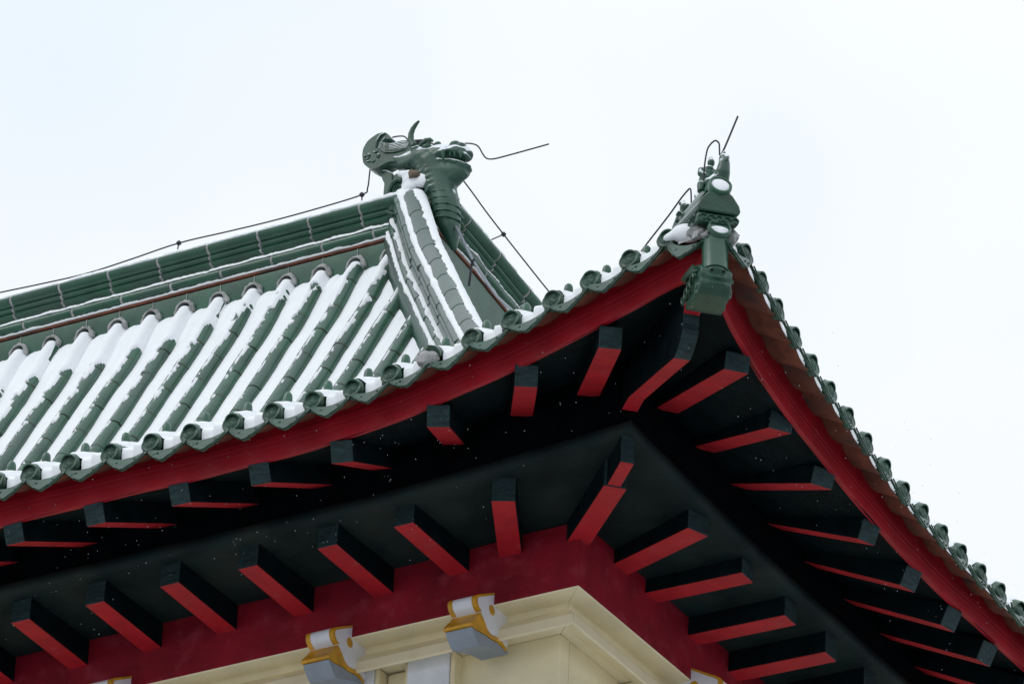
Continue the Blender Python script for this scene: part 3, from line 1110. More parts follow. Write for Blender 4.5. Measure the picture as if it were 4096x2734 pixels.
def snow_sheet(sd, dlist, tstep, t_lo, t_hi, name, label, mode):
    m = MB()
    tv = np.arange(t_lo, t_hi, tstep)
    centers = [row_t(sd, i) for i in range(1, NROW[sd] + 1)]
    cen = np.array(centers)
    rows = []
    hid = []
    for d in dlist:
        row = []
        zrel = pz(d)
        s_along = s_of_d(min(max(d, 0), 4.9))
        for t in tv:
            j = int(np.argmin(np.abs(cen - t)))
            e = cen[j] - t            # positive towards the corner (picture right on the left roof)
            if mode == 'slope':
                sp = (zrel - 2.3) / 1.85
                n1 = vn(t * 2.2, s_along * 1.6, 3)
                n2 = vn(t * 9, s_along * 7, 8)
                n3 = vn(t * 26, s_along * 22, 1)
                n4 = vn(t * 60, s_along * 55, 4)
                sfull = float(np.interp(cen[j], [4.3, 4.8, 5.3, 6.0, 7.2, 9.0], [1.04, .98, .92, .86, .74, .60])) + .07 * vn(cen[j] * 3.7, .5, 9)
                fr = (s_along / .345) % 1.0
                b = float(np.interp(sp, [-.1, 0, .2, .45, .75, 1.0], [-.012, -.003, .008, .019, .029, .040])) + .014 * n2 + .009 * n3 + .005 * n4 - .024 * (1 - fr) + .008 + .012 * vn(cen[j] * 5.3, 2.5, 1)
                x = (sp - sfull) / .10
                b += .10 * min(max(x, 0), 1)
                if n2 + .6 * n3 < -.30 + .5 * max(0, .35 - sp):
                    b -= .035
                left = -.012 + .010 * n3 + .006 * n2 - .07 * min(max((sp - sfull + .25) / .3, 0), 1)
                hc = -.003 + .010 * n1 + .004 * n2 + .010 * min(max(x, 0), 1)
                # the drift sits lower against the right flank of each tile row
                ch = hc + (.012 * math.sin((e - .06) / .18 * math.pi) if .06 < e else 0) + (.010 if e < -.06 else 0)
                tube = math.sqrt(max(TR * TR - e * e, 0)) if abs(e) < TR else -1
                h = ch
                if tube > -1:
                    if left < e < b:
                        th = .003 + .013 * min(1, (b - e) / .03) * min(1, (e - left) / .02) + .003 * n2
                        h = max(ch, tube + th)
                    else:
                        h = ch if ch > tube - .002 else min(ch, tube - .012)
                # settle lower just under the ridge collars
                if d > 4.55:
                    h -= .02 * (d - 4.55) / .08
            else:
                n1 = vn(t * 3, d * 3, 5)
                n2 = vn(t * 14, d * 14, 6)
                n3 = vn(t * 40, d * 40, 2)
                ch = .004 + .008 * n1 + .004 * n2 + .02 * (abs(e) - .075) / .075 * (1 if e < 0 else -.4)
                tube = math.sqrt(max(TR * TR - e * e, 0)) if abs(e) < TR else -1
                cov = .005 + .004 * n1 + .002 * n2
                h = max(ch, tube + cov) if tube > -1 else ch
                if abs(e) < .1 and tube < 0:
                    h = max(h, ch + (.1 - abs(e)) / .04 * .008)
                h += .002 * n3
                # rounded front lip, hidden behind each disc
                if d < .05:
                    q = (.05 - d) / .05
                    lip = -.060 - .034 * (1 - ((.15 - abs(e)) / .09) ** 2 if abs(e) > .06 else 0)
                    h = h + (lip - h) * q ** 3 if abs(e) > TR * .9 else min(h, tube + .004) - .02 * q
                if d < .036 and abs(e) < .072:
                    h = -9.0
                if d > .5:
                    h -= (d - .5) * .25
            hid.append(h < -5)
            p = roof_pt(sd, t, d, max(h, -.06))
            row.append(p)
        rows.append(row)
    # cut at the hip
    n = len(tv)
    vs = [p for r in rows for p in r]
    fs = []
    for a in range(len(rows) - 1):
        for b in range(n - 1):
            dm = dlist[a]
            tm = tv[b]
            lim = dm * (1.066 if sd == 'L' else 1 / 1.066) + (.10 if dm > .25 else -.5)
            if tm < lim or hid[a * n + b] or hid[a * n + b + 1] or hid[(a + 1) * n + b] or hid[(a + 1) * n + b + 1]:
                continue
            fs.append((a * n + b, a * n + b + 1, (a + 1) * n + b + 1, (a + 1) * n + b))
    m.add(vs, fs)
    o = m.build(name, SNOW, smooth=0, recalc=False)
    o.data.shade_smooth()
    tag(o, label, "snow", kind="stuff")
    return o


dl_eave = [0.0, .012, .022, .03, .038, .046, .056, .07, .085, .10, .12, .145, .17, .2, .24, .29, .35, .42, .5, .6, .75]
snow_sheet('L', dl_eave, .010, -.12, 5.6, "eave_snow", "scalloped snow lying between the round tile ends of the left eave", 'eave')
snow_sheet('R', dl_eave[::1], .014, -.12, 6.6, "eave_snow", "snow behind the tile ends of the right hand eave seen edge on", 'eave')
dl_slope = list(np.arange(.75, 3.3, .15)) + list(np.arange(3.3, 4.632, .0105))
snow_sheet('L', dl_slope, .0105, .7, 9.6, "roof_snow", "deep snow in the channels between the tile rows of the main green roof slope", 'slope')
dl_slope2 = list(np.arange(.75, 4.63, .06))
snow_sheet('R', dl_slope2, .03, .7, 8.6, "roof_snow", "snow on the hidden far slope of the green roof", 'slope')


def strip_snow(name, label, fn, l0, l1, n, prof, seed, jag=.25, parent=None):
    """snow lying along a ledge: fn(l, a, b) -> point, prof list of (a,b); random breathing"""
    m = MB()
    rows = []
    for k in range(n + 1):
        l = l0 + (l1 - l0) * k / n
        f = 1 + jag * (vn(l * 7, seed, 0) + .6 * vn(l * 25, seed, 3) + .4 * vn(l * 70, seed, 6))
        if k in (0, n):
            f *= .2
        rows.append([fn(l, prof[0][0] + (a - prof[0][0]) * (f if i not in (0,) else 1), b if i in (0, len(prof) - 1) else prof[0][1] + (b - prof[0][1]) * f) for i, (a, b) in enumerate(prof)])
    m.grid(rows, 0, True, True, True)
    o = m.build(name, SNOW, smooth=60)
    tag(o, label, "snow", kind="stuff")
    return o


for sd, nm in (('L', 'long left'), ('R', 'right')):
    mp_ = ridge_map(sd)
    t0, t1 = RANGE[sd]
    t1_ = t1
    nn = int((t1_ - t0) / .02)
    strip_snow("ridge_snow", "snow line on the roll moulding of the %s upper ridge" % nm, lambda l, a, b: mp_(l, a, b), t0 + .02, t1_, nn, [(.0, 4.388), (.058, 4.384), (.054, 4.398), (.038, 4.414), (.004, 4.424)], 3, .22)
    strip_snow("ridge_snow", "thin snow line above the terracotta strip of the %s upper ridge" % nm, lambda l, a, b: mp_(l, a, b), t0 + .02, t1_, nn, [(-.01, 4.300), (.030, 4.298), (.034, 4.306), (.022, 4.322), (-.01, 4.330)], 5, .3)
    strip_snow("ridge_snow", "snow bank along the top of the %s upper ridge" % nm, lambda l, a, b: mp_(l, a, b), t0 + (.0 if sd == 'L' else .25), t1_, nn, [(-.09, 4.630), (.088, 4.600), (.094, 4.611), (.078, 4.636), (.04, 4.664), (-.03, 4.690), (-.075, 4.692), (-.10, 4.675)], 7 if sd == 'L' else 9, .08)

# hip ridge snow
hf = lambda l, a, b: (lambda c: c[0] + c[2] * a + c[3] * b)(hip_frame(l))
strip_snow("hip_snow", "lowest snow line on the ledge along the foot of the hip ridge", hf, 1.8, HL - .05, 260, [(.10, .040), (.156, .036), (.160, .050), (.146, .066), (.112, .074)], 11, .35)
strip_snow("hip_snow", "middle snow line above the lower roll of the hip ridge", hf, 2.6, HL - .05, 220, [(.082, .108), (.125, .112), (.128, .122), (.112, .134), (.084, .140)], 12, .55)
strip_snow("hip_snow", "broad snow band between the upper roll and cap of the hip ridge", hf, 1.8, HL - .03, 260, [(.055, .285), (.105, .290), (.108, .300), (.098, .318), (.075, .332), (.05, .34)], 13, .18)
m = MB()
rows = []
NH = 420
for k in range(NH + 1):
    l = 1.6 + (HL - .20 - 1.6) * k / NH
    c, T, X, N = hip_frame(l)
    fr = ((HL - .22 - l) / .34) % 1
    edge = -2 + 17 * (vn(l * 4, 2, 0)) + 10 * vn(l * 14, 3, 1) + 8 * vn(l * 45, 4, 2) + 5 * vn(l * 120, 5, 2)
    if l > HL - .42:
        edge = edge + (l - HL + .42) * 120
    row = []
    angs = [edge + (-118 - edge) * q / 9 for q in range(10)]
    row.append(c + N * CAPC + (X * math.sin(R(edge)) + N * math.cos(R(edge))) * (CAPR - .004))
    for q, a in enumerate(angs):
        th = .019 * math.sin(math.pi * min(1, (q + .35) / 5.0) / 2) + .003 * vn(l * 12, q * .6, 4)
        row.append(c + N * CAPC + (X * math.sin(R(a)) + N * math.cos(R(a))) * (CAPR + .002 + th))
    row.append(c + N * CAPC + (X * math.sin(R(-118)) + N * math.cos(R(-118))) * (CAPR - .004))
    rows.append(row)
m.grid(rows, 0, True, True, True)
tag(m.build("hip_snow", SNOW, smooth=60), "ragged edged snow covering the right half of the hip ridge cap tiles", "snow", kind="stuff")
# snow and rubble heaped where the ridge meets the dragon
m = MB()
NB = 40
rows = []
for k in range(NB + 1):
    l = HL + .03 - .40 * k / NB
    c, T, X, N = hip_frame(min(l, HL))
    c = c + T * max(0, l - HL)
    u = k / NB
    wl_ = .088 + .006 * vn(l * 14, 1, 1)
    wr = (.02 if u > .45 else .10) + .01 * vn(l * 11, 2, 1)
    wr = .10 - (.05 - .02) * 0 - .13 * min(max((u - .35) / .3, 0), 1) + .008 * vn(l * 13, 5, 2)
    ht = (.055 + .05 * max(0, 1 - u * 3)) * min(1, .3 + (1 - u) * 1.4) + .008 * vn(l * 9, 4, 4)
    row = []
    for q in range(13):
        f = q / 12
        xx = wl_ + (-wr - wl_) * f
        row.append(c + X * xx + N * (.285 + ht * (math.sin(math.pi * min(max(f, .02), .98))) ** .6))
    row += [c + X * (-wr) + N * .25, c + X * wl_ + N * .25]
    rows.append(row)
m.grid(rows, 0, True, True, True)
m.ell((-4.975, 4.575, 4.725), .115, .04, .052, Matrix.Rotation(.2, 3, 'Y'), n=24)
m.ell((-5.035, 4.58, 4.785), .075, .04, .032, Matrix.Rotation(.15, 3, 'Y'), n=24)
m.ell((-4.905, 4.57, 4.690), .065, .04, .060, Matrix.Rotation(.3, 3, 'Y'), n=24)
m.ell((-4.95, 4.59, 4.775), .085, .035, .030, Matrix.Rotation(-.25, 3, 'Y'), n=24)
m.ell((-5.01, 4.57, 4.665), .065, .035, .045, None, n=20)
m.ell((-5.10, 4.60, 4.815), .05, .04, .022, None, n=20)
tag(m.build("dragon_snow", SNOW, remesh=.016), "snow heaped at the foot of the dragon ornament where the ridges meet", "snow", kind="stuff")
m = MB()
m.ell((-4.955, 4.535, 4.735), .048, .030, .036, Matrix.Rotation(.3, 3, 'Y'), n=18)
m.v = [tuple(Vector(v) + Vector((vn(v[0] * 22, v[1] * 22, v[2] * 22), 0, vn(v[0] * 22 + 4, v[1] * 22, v[2] * 22))) * .03) for v in m.v]
part(m, "mortar_rubble", ROCK, hipr, smooth=15)
# snow in the corner by the hip end
m = MB()
m.ell((.085, -.265, .385), .115, .06, .062, Matrix.Rotation(.25, 3, 'Y'), n=24)
m.ell((.0, -.25, .385), .09, .06, .035, None, n=22)
m.ell((.17, -.28, .36), .07, .05, .045, None, n=20)
tag(m.build("corner_snow", SNOW, remesh=.014), "snow mound beside the carved hip end at the roof corner", "snow", kind="stuff")

# ------------------------------------------------------------------ dragon on the ridge
DY = 4.66
DR = empty("ridge_dragon", (-4.9, DY, 4.35))
tag(DR, "green glazed dragon finial with horn and open jaws on the ridge end, dusted with snow", "roof ornament")


def dpart(mb, name, mats, parent=None, **k):
    o = mb.build(name, mats, None, **k)
    o.parent = parent or DR
    o.matrix_parent_inverse = Matrix.Translation((4.9, -DY, -4.35))
    return o


def dv(x, z, y=0.0): return Vector((x, DY + y, z))


m = MB()
# neck with a scaled, S shaped throat
def chain(pts, n=14):
    """pts: (x,z,y,r)"""
    m.tube([dv(p[0], p[1], p[2]) for p in pts], [p[3] for p in pts], n)


chain([(-4.675, 4.10, .03, .022), (-4.685, 4.18, .02, .05), (-4.70, 4.27, .0, .078), (-4.725, 4.37, .0, .10), (-4.745, 4.48, 0, .108), (-4.77, 4.57, 0, .108), (-4.79, 4.66, 0, .110), (-4.82, 4.76, 0, .115), (-4.88, 4.86, 0, .13), (-4.95, 4.93, 0, .12)])
# skull
m.ell(dv(-4.93, 4.91), .15, .13, .11, Matrix.Rotation(.12, 3, 'Y'), 20)
m.ell(dv(-4.82, 4.92), .13, .11, .085, Matrix.Rotation(.15, 3, 'Y'), 20)
# upper jaw and lip
chain([(-4.88, 4.93, 0, .09), (-4.77, 4.925, 0, .085), (-4.67, 4.905, 0, .078), (-4.60, 4.88, 0, .062), (-4.565, 4.85, 0, .045)])
m.ell(dv(-4.66, 4.90), .10, .10, .055, Matrix.Rotation(.22, 3, 'Y'), 18)
# lower jaw
chain([(-4.88, 4.76, 0, .125), (-4.78, 4.752, 0, .110), (-4.68, 4.738, 0, .086), (-4.61, 4.735, 0, .062), (-4.575, 4.738, 0, .045)])
m.ell(dv(-4.60, 4.765), .055, .075, .022, Matrix.Rotation(.2, 3, 'Y'), 16)
m.ell(dv(-4.70, 4.69), .10, .08, .055, Matrix.Rotation(-.45, 3, 'Y'), 18)
m.ell(dv(-4.79, 4.68), .11, .10, .10, None, 18)
# cheek ridges
for k in range(3):
    x = -4.845 - .028 * k
    m.tube([dv(x + .02, 4.91, -.085 - .01 * k), dv(x - .012, 4.875, -.10 - .008 * k), dv(x - .012, 4.835, -.105), dv(x + .015, 4.80, -.10)], .012, 8)
# lips
m.tube([dv(-4.835, 4.872, -.095), dv(-4.77, 4.895, -.098), dv(-4.69, 4.895, -.098), dv(-4.62, 4.872, -.08), dv(-4.565, 4.838, -.045), dv(-4.548, 4.82, 0)], .015, 8)
m.tube([dv(-4.83, 4.838, -.095), dv(-4.76, 4.832, -.092), dv(-4.68, 4.812, -.085), dv(-4.61, 4.785, -.07), dv(-4.56, 4.768, -.035), dv(-4.55, 4.765, 0)], .012, 8)
# nose bumps
m.ell(dv(-4.665, 4.965, -.045), .045, .035, .030, Matrix.Rotation(.1, 3, 'Y'), 14)
m.ell(dv(-4.665, 4.968, .045), .045, .035, .030, None, 14)
m.ell(dv(-4.615, 4.945, -.02), .035, .05, .028, Matrix.Rotation(.5, 3, 'Y'), 14)
# back of the head
chain([(-4.95, 4.93, 0, .11), (-5.06, 4.95, 0, .085), (-5.16, 4.97, 0, .07), (-5.24, 5.0, 0, .06)])
# mane locks
for k in range(5):
    z = 4.965 - .016 * k
    m.tube([dv(-5.19 + .01 * k, z + .01, -.075), dv(-5.12, z - .022, -.092), dv(-5.04, z - .03, -.10), dv(-4.985, z - .008, -.10), dv(-4.965 + .004 * k, z + .02, -.095)], [.006, .011, .013, .012, .008], 8)
m.tube([dv(-5.02, 5.0, -.09), dv(-4.985, 4.985, -.10), dv(-4.95, 4.99, -.10), dv(-4.94, 4.965, -.10), dv(-4.965, 4.955, -.10), dv(-4.985, 4.965, -.10)], [.012, .016, .016, .014, .012, .008], 8)
m.ell(dv(-4.905, 4.895, -.105), .026, .02, .026, None, 10)
for q in range(3):
    m.ell(dv(-4.945 + .012 * q, 4.845 - .045 * q, -.10), .03, .02, .028, None, 10)
for k in range(7):
    z0 = 4.90 - .048 * k
    m.tube([dv(-4.86 + .008 * k, z0, -.095), dv(-4.89 + .009 * k, z0 - .012, -.108), dv(-4.925 + .010 * k, z0 - .034, -.102), dv(-4.94 + .011 * k, z0 - .058, -.09)], [.020, .019, .014, .005], 8)
body = dpart(m, "body", GLAZE_SNOW, remesh=.0105)
# throat plates
m = MB()
for k in range(5):
    z = 4.335 + .058 * k
    x = -4.722 - .006 * k - (.012 * max(0, k - 2))
    m.tube([dv(x - .105, z + .015, -.06), dv(x - .03, z + .0, -.108), dv(x + .055, z - .012, -.095), dv(x + .105, z - .02, -.02), dv(x + .097, z - .02, .06)], .0075, 8)
dpart(m, "throat_scales", GLAZE, smooth=60)
# mouth interior, teeth, tongue
m = MB()
m.ell(dv(-4.70, 4.825), .13, .085, .022, Matrix.Rotation(.30, 3, 'Y'), 16)
dpart(m, "mouth", MORTAR, smooth=40)
m = MB()
m.tube([dv(-4.735, 4.895, -.096), dv(-4.728, 4.86, -.102), dv(-4.73, 4.82, -.097)], [.020, .017, .006], 10)
m.tube([dv(-4.60, 4.865, -.075), dv(-4.592, 4.835, -.078), dv(-4.592, 4.81, -.075)], [.014, .012, .004], 10)
for k in range(5):
    m.tube([dv(-4.80 + .04 * k, 4.893 - .006 * k, -.092 + .002 * k), dv(-4.80 + .04 * k, 4.868 - .008 * k, -.092 + .003 * k)], [.010, .006], 8)
dpart(m, "fang", GLAZE, smooth=40)
# eye, brow, knobs
m = MB()
m.ell(dv(-4.888, 4.972, -.085), .042, .035, .030, Matrix.Rotation(-.25, 3, 'Y'), 16)
dpart(m, "eye", GLAZE, smooth=60)
m = MB()
m.tube([dv(-4.96, 4.975, -.088), dv(-4.925, 5.005, -.10), dv(-4.885, 5.023, -.105), dv(-4.85, 5.022, -.10), dv(-4.832, 5.008, -.09)], [.010, .018, .019, .016, .010], 10)
m.ell(dv(-4.872, 5.048, .03), .038, .03, .026, Matrix.Rotation(-.5, 3, 'Y'), 14)
dpart(m, "brow", GLAZE, smooth=60)
# horn
m = MB()
hpts = [(-5.005, 5.025), (-5.028, 5.055), (-5.040, 5.095), (-5.040, 5.140), (-5.026, 5.180), (-5.002, 5.212), (-4.975, 5.236)]
m.tube([dv(x, z, -.07) for x, z in hpts], [.030, .026, .024, .022, .019, .015, .008], 14)
dpart(m, "horn", GLAZE_DARK, smooth=60)
# scrolled tail fan
TAIL = [(-5.457, 5.091), (-5.448, 5.133), (-5.415, 5.18), (-5.361, 5.21), (-5.322, 5.221), (-5.266, 5.211), (-5.234, 5.184), (-5.207, 5.144), (-5.229, 5.144), (-5.262, 5.150), (-5.272, 5.138), (-5.262, 5.121), (-5.205, 5.104), (-5.116, 5.102), (-5.048, 5.081), (-5.014, 5.054), (-5.02, 5.0),
        (-5.06, 4.95), (-5.13, 4.92), (-5.218, 4.945), (-5.336, 4.914), (-5.396, 4.945), (-5.44, 4.986), (-5.455, 5.041)]
def rounded(poly, n=4):
    out = []
    q = [Vector((x, z, 0)) for x, z in poly]
    for i in range(len(q)):
        p0, p1, p2, p3 = q[i - 1], q[i], q[(i + 1) % len(q)], q[(i + 2) % len(q)]
        for k in range(n):
            t = k / n
            v = 0.5 * ((2 * p1) + (-p0 + p2) * t + (2 * p0 - 5 * p1 + 4 * p2 - p3) * t * t + (-p0 + 3 * p1 - 3 * p2 + p3) * t ** 3)
            out.append((v.x, v.y))
    return out


m = MB()
m.prism(rounded(TAIL), lambda a, b, h: dv(a, b, h), -.075, .06)
tail = dpart(m, "tail", GLAZE_SNOW, smooth=40, bevel=.02)
m = MB()
for k in range(6):
    q = k * .016
    m.tube([dv(-5.262 - .35 * q, 5.165 - .55 * q, -.074), dv(-5.290 - .3 * q, 5.130 - .55 * q, -.08), dv(-5.255, 5.092 - .75 * q, -.082), (dv(-5.18, 5.082 - .85 * q, -.082)), dv(-5.10, 5.080 - .85 * q, -.08), dv(-5.045 - .35 * q, 5.055 - .5 * q, -.074)], .0065, 6)
for (x, z, r_) in ((-5.40, 5.045, .017), (-5.435, 5.045, .010), (-5.315, 5.02, .017)):
    m.ell(dv(x, z, -.075), r_, .014, r_ * 1.2, None, 10)
for (x, z) in ((-5.42, 5.02), (-5.395, 4.995), (-5.36, 4.985), (-5.34, 5.06)):
    m.tube([dv(x - .02, z + .008, -.076), dv(x, z - .006, -.08), dv(x + .022, z + .004, -.076)], .006, 6)
m.tube([dv(-5.262, 5.205, -.076), dv(-5.30, 5.19, -.085), dv(-5.33, 5.15, -.082), dv(-5.335, 5.10, -.078)], .008, 6)
dpart(m, "tail_scroll", GLAZE_SNOW, tail, smooth=60).matrix_parent_inverse = Matrix.Identity(4)
# stem and carved base panel
STEM = [(-5.319, 4.925), (-5.266, 4.915), (-5.225, 4.885), (-5.205, 4.848), (-5.20, 4.62), (-5.25, 4.62), (-5.285, 4.70), (-5.282, 4.80), (-5.305, 4.845)]
m = MB()
m.prism([(-5.23, 4.40), (-5.23, 4.84), (-5.15, 4.89), (-5.0, 4.90), (-4.85, 4.86), (-4.80, 4.40)], lambda a, b, h: dv(a, b, h), -.02, .09)
m.prism(STEM, lambda a, b, h: dv(a, b, h), -.03, .08)
m.prism([(-5.215, 4.45), (-5.215, 4.60), (-5.20, 4.70), (-5.16, 4.77), (-5.07, 4.77), (-5.03, 4.60), (-5.02, 4.45)], lambda a, b, h: dv(a, b, h), -.075, .08)
dpart(m, "base_panel", GLAZE_SNOW, smooth=40, bevel=.012)
m = MB()
arc = [(-5.20, 4.63), (-5.195, 4.69), (-5.17, 4.735), (-5.135, 4.755), (-5.10, 4.752)]
m.tube([dv(x, z, -.085) for x, z in arc], [.018, .02, .022, .02, .016], 10)
for k in range(6):
    x, z = arc[min(k, 4)]
    m.ell(dv(x + .006 * math.sin(k * 2.1), z - .008, -.095), .014, .012, .018, None, 8)
for q in range(3):
    c = (-5.125 + .012 * q, 4.665)
    m.tube([dv(c[0] + (.034 - .011 * q) * math.cos(a), c[1] + (.05 - .014 * q) * math.sin(a), -.088) for a in [R(b) for b in range(-20, 220, 20)]], .0075, 6)
for pts in ([(-5.205, 4.60), (-5.18, 4.605), (-5.165, 4.575), (-5.185, 4.55), (-5.20, 4.57)], [(-5.15, 4.545), (-5.11, 4.575), (-5.07, 4.562), (-5.055, 4.57)], [(-5.17, 4.52), (-5.13, 4.49), (-5.10, 4.505), (-5.075, 4.525)], [(-5.20, 4.50), (-5.16, 4.47), (-5.12, 4.465)], [(-5.12, 4.61), (-5.09, 4.63), (-5.065, 4.655)]):
    m.tube([dv(x, z, -.09) for x, z in pts], [.012] + [.017] * (len(pts) - 2) + [.008], 8)
m.ell(dv(-5.15, 4.535, -.085), .05, .022, .055, None, 14)
dpart(m, "carved_leaf", GLAZE_DARK, smooth=60)

# ------------------------------------------------------------------ beast head under the corner
BH = empty("beam_beast", tuple(SF(.30, 0, -.12)))
tag(BH, "green glazed beast head capping the red corner beam below the eave tip", "roof ornament")


def bpart(mb, name, mats, **k):
    o = mb.build(name, mats, None, **k)
    o.parent = BH
    o.matrix_parent_inverse = Matrix.Translation(-SF(.30, 0, -.12))
    return o


m = MB()
prof = [(.20, .11), (.25, .115), (.38, .09), (.45, .06), (.49, .02), (.495, -.02), (.48, -.05), (.486, -.075), (.475, -.10), (.43, -.128), (.34, -.138), (.26, -.142), (.20, -.130)]
rows = []
for hm, f in ((-.112, .92), (-.122, .97), (-.122, 1.0), (-.06, 1.0), (0, 1.015), (.06, 1.0), (.118, .97), (.118, .95), (.108, .9)):
    rows.append([SF(.20 + (a - .20) * (f if abs(hm) > .1 else 1), hm * (1 - .16 * max(0, (a - .25) / .25)), (b + .03) * (f if abs(hm) > .11 else 1) - .03) for a, b in prof])
m.grid(rows, 0, True, True, True)
m.ell(SF(.470, -.0, .018), .062, .05, .036, Matrix.Rotation(R(45), 3, 'Z'), 18)
m.ell(SF(.452, -.066, .010), .036, .03, .026, None, 12)
m.ell(SF(.452, .066, .010), .036, .03, .026, None, 12)
m.tube([SF(.455, -.092, -.030), SF(.490, -.05, -.034), SF(.502, 0, -.036), SF(.490, .05, -.034), SF(.455, .092, -.030)], .014, 8)
m.tube([SF(.455, -.094, -.078), SF(.488, -.05, -.076), SF(.497, 0, -.076), SF(.488, .05, -.076), SF(.455, .094, -.078)], .011, 8)
for sg in (-1, 1):
    m.tube([SF(.43, sg * .100, -.065), SF(.41, sg * .110, -.085), (SF(.40, sg * .112, -.105)), SF(.415, sg * .108, -.12)], [.016, .014, .011, .007], 8)
bpart(m, "head", GLAZE_DARK, remesh=.008).modifiers["smooth"].iterations = 9
m = MB()
for sg in (-1, 1):
    for k in range(4):
        s = .36 - .06 * k
        m.tube([SF(s + .04 * math.cos(a) * (1 - .1 * k), sg * .122, -.01 - .012 * k + (.042 - .004 * k) * math.sin(a)) for a in [R(b + 40 * k) for b in range(0, 300, 25)]], .0085, 6)
    for k in range(3):
        m.tube([SF(.40 - .02 * k, sg * .115, .06 + .02 * k), SF(.33 - .04 * k, sg * .126, .055 + .018 * k), SF(.25 - .04 * k, sg * .126, .075 + .012 * k), SF(.19, sg * .120, .065 + .015 * k)], [.008, .013, .012, .006], 8)
    m.ell(SF(.385, sg * .108, .012), .022, .018, .02, None, 12)
    m.tube([SF(.42, sg * .10, .036), SF(.38, sg * .115, .046), SF(.34, sg * .12, .030)], [.008, .013, .007], 8)
for k in range(4):
    m.tube([SF(.40 - .02 * k, -.07 + .045 * k, .085 + .008 * (k % 2)), SF(.30, -.075 + .05 * k, .118), SF(.18, -.075 + .05 * k, .115)], [.012, .018, .012], 8)
bpart(m, "mane_curl", GLAZE_DARK, smooth=60)
m = MB()
for sg in (-1, 1):
    m.ell(SF(.507, sg * .038, .004), .012, .012, .010, None, 10)  # solid dark balls stand in for shaded nostril openings
bpart(m, "nostril", NOSTRIL_SHADE, smooth=60)
m = MB()
m.ell(SF(.40, -.03, .112), .03, .03, .012, None, 10)
tag(m.build("beast_snow", SNOW, smooth=60), "fleck of snow on the brow of the corner beast head", "snow", kind="stuff")

# ------------------------------------------------------------------ figures on the hip
RF = empty("rider_figure", tuple(SF(.32, 0, .66)))
tag(RF, "glazed figurine of a rider on a phoenix at the tip of the hip ridge", "figurine")


def rpart(mb, name, mats, root, org, **k):
    o = mb.build(name, mats, None, **k)
    o.parent = root
    o.matrix_parent_inverse = Matrix.Translation(-Vector(org))
    return o


m = MB()
m.tube([SF(.16, 0.0, .66), SF(.26, .01, .70), SF(.36, .03, .71), SF(.42, .04, .70)], [.05, .068, .066, .045], 14)
m.tube([SF(.36, .035, .70), SF(.40, .045, .77), SF(.40, .052, .83), SF(.385, .054, .868)], [.058, .046, .036, .033], 14)
m.ell(SF(.39, .054, .874), .034, .034, .030, None, 14)
m.tube([SF(.405, .056, .868), SF(.437, .058, .852), SF(.450, .058, .832)], [.020, .013, .004], 10)
m.tube([SF(.37, .055, .895), SF(.362, .058, .922), SF(.374, .060, .936)], [.016, .015, .008], 10)
m.tube([SF(.17, -.03, .68), SF(.12, -.035, .74), SF(.10, -.03, .80)], [.03, .022, .008], 10)
for k in range(4):
    m.ell(SF(.36 - .05 * k, -.035, .70 - .02 * (k % 2)), .030, .026, .034, None, 10)
    m.ell(SF(.36 - .05 * k, .085, .70 - .02 * (k % 2)), .028, .024, .032, None, 10)
rpart(m, "phoenix", GLAZE_SNOW, RF, SF(.32, 0, .66), remesh=.007)
m = MB()
m.tube([SF(.27, -.02, .69), SF(.27, -.018, .76), SF(.275, -.012, .815), SF(.275, -.006, .85)], [.058, .054, .046, .030], 14)
m.ell(SF(.277, -.012, .838), .036, .045, .026, Matrix.Rotation(R(45), 3, 'Z'), 14)
for sg in (-1, 1):
    m.tube([SF(.275, -.012 + sg * .045, .838), SF(.30, -.012 + sg * .058, .79), SF(.335, -.012 + sg * .03, .765)], [.022, .020, .014], 10)
    m.tube([SF(.28, -.012 + sg * .04, .71), SF(.34, -.01 + sg * .065, .69), SF(.35, -.01 + sg * .07, .64)], [.032, .026, .016], 10)
m.ell(SF(.280, .002, .893), .024, .024, .031, None, 16)
m.ell(SF(.299, .002, .890), .007, .007, .008, None, 8)
m.ell(SF(.275, .002, .925), .018, .018, .012, None, 12)
m.ell(SF(.275, .002, .940), .009, .009, .010, None, 10)
m.tube([SF(.28, -.004, .855), SF(.28, 0, .875)], [.016, .014], 10)
rpart(m, "rider", GLAZE_SNOW, RF, SF(.32, 0, .66), remesh=.0055)

F2 = empty("seated_beast", tuple(SF(-.2, -.03, .64)))
tag(F2, "small seated glazed beast further back on the hip ridge", "figurine")
m = MB()
m.tube([SF(-.24, -.045, .60), SF(-.23, -.042, .70), SF(-.20, -.035, .76), SF(-.18, -.03, .80)], [.055, .052, .044, .034], 14)
m.ell(SF(-.17, -.028, .822), .042, .036, .034, Matrix.Rotation(R(-45), 3, 'Z'), 14)
m.tube([SF(-.15, -.026, .820), SF(-.125, -.024, .808)], [.024, .015], 10)
m.tube([SF(-.19, -.034, .845), SF(-.195, -.036, .875), SF(-.20, -.038, .895)], [.022, .015, .004], 10)
for sg in (-1, 1):
    m.tube([SF(-.16, -.03 + sg * .025, .76), SF(-.14, -.03 + sg * .03, .69), SF(-.14, -.03 + sg * .03, .62)], [.022, .016, .016], 10)
    m.ell(SF(-.18, -.03 + sg * .03, .85), .012, .01, .016, None, 8)
m.tube([SF(-.27, -.05, .66), SF(-.30, -.055, .72), SF(-.29, -.052, .77)], [.02, .018, .006], 10)
for k in range(4):
    m.tube([SF(-.22 + .02 * k, -.085, .64 + .035 * k), SF(-.19 + .02 * k, -.075, .66 + .035 * k)], .012, 8)
rpart(m, "beast", GLAZE_SNOW, F2, SF(-.2, -.03, .64), remesh=.006)


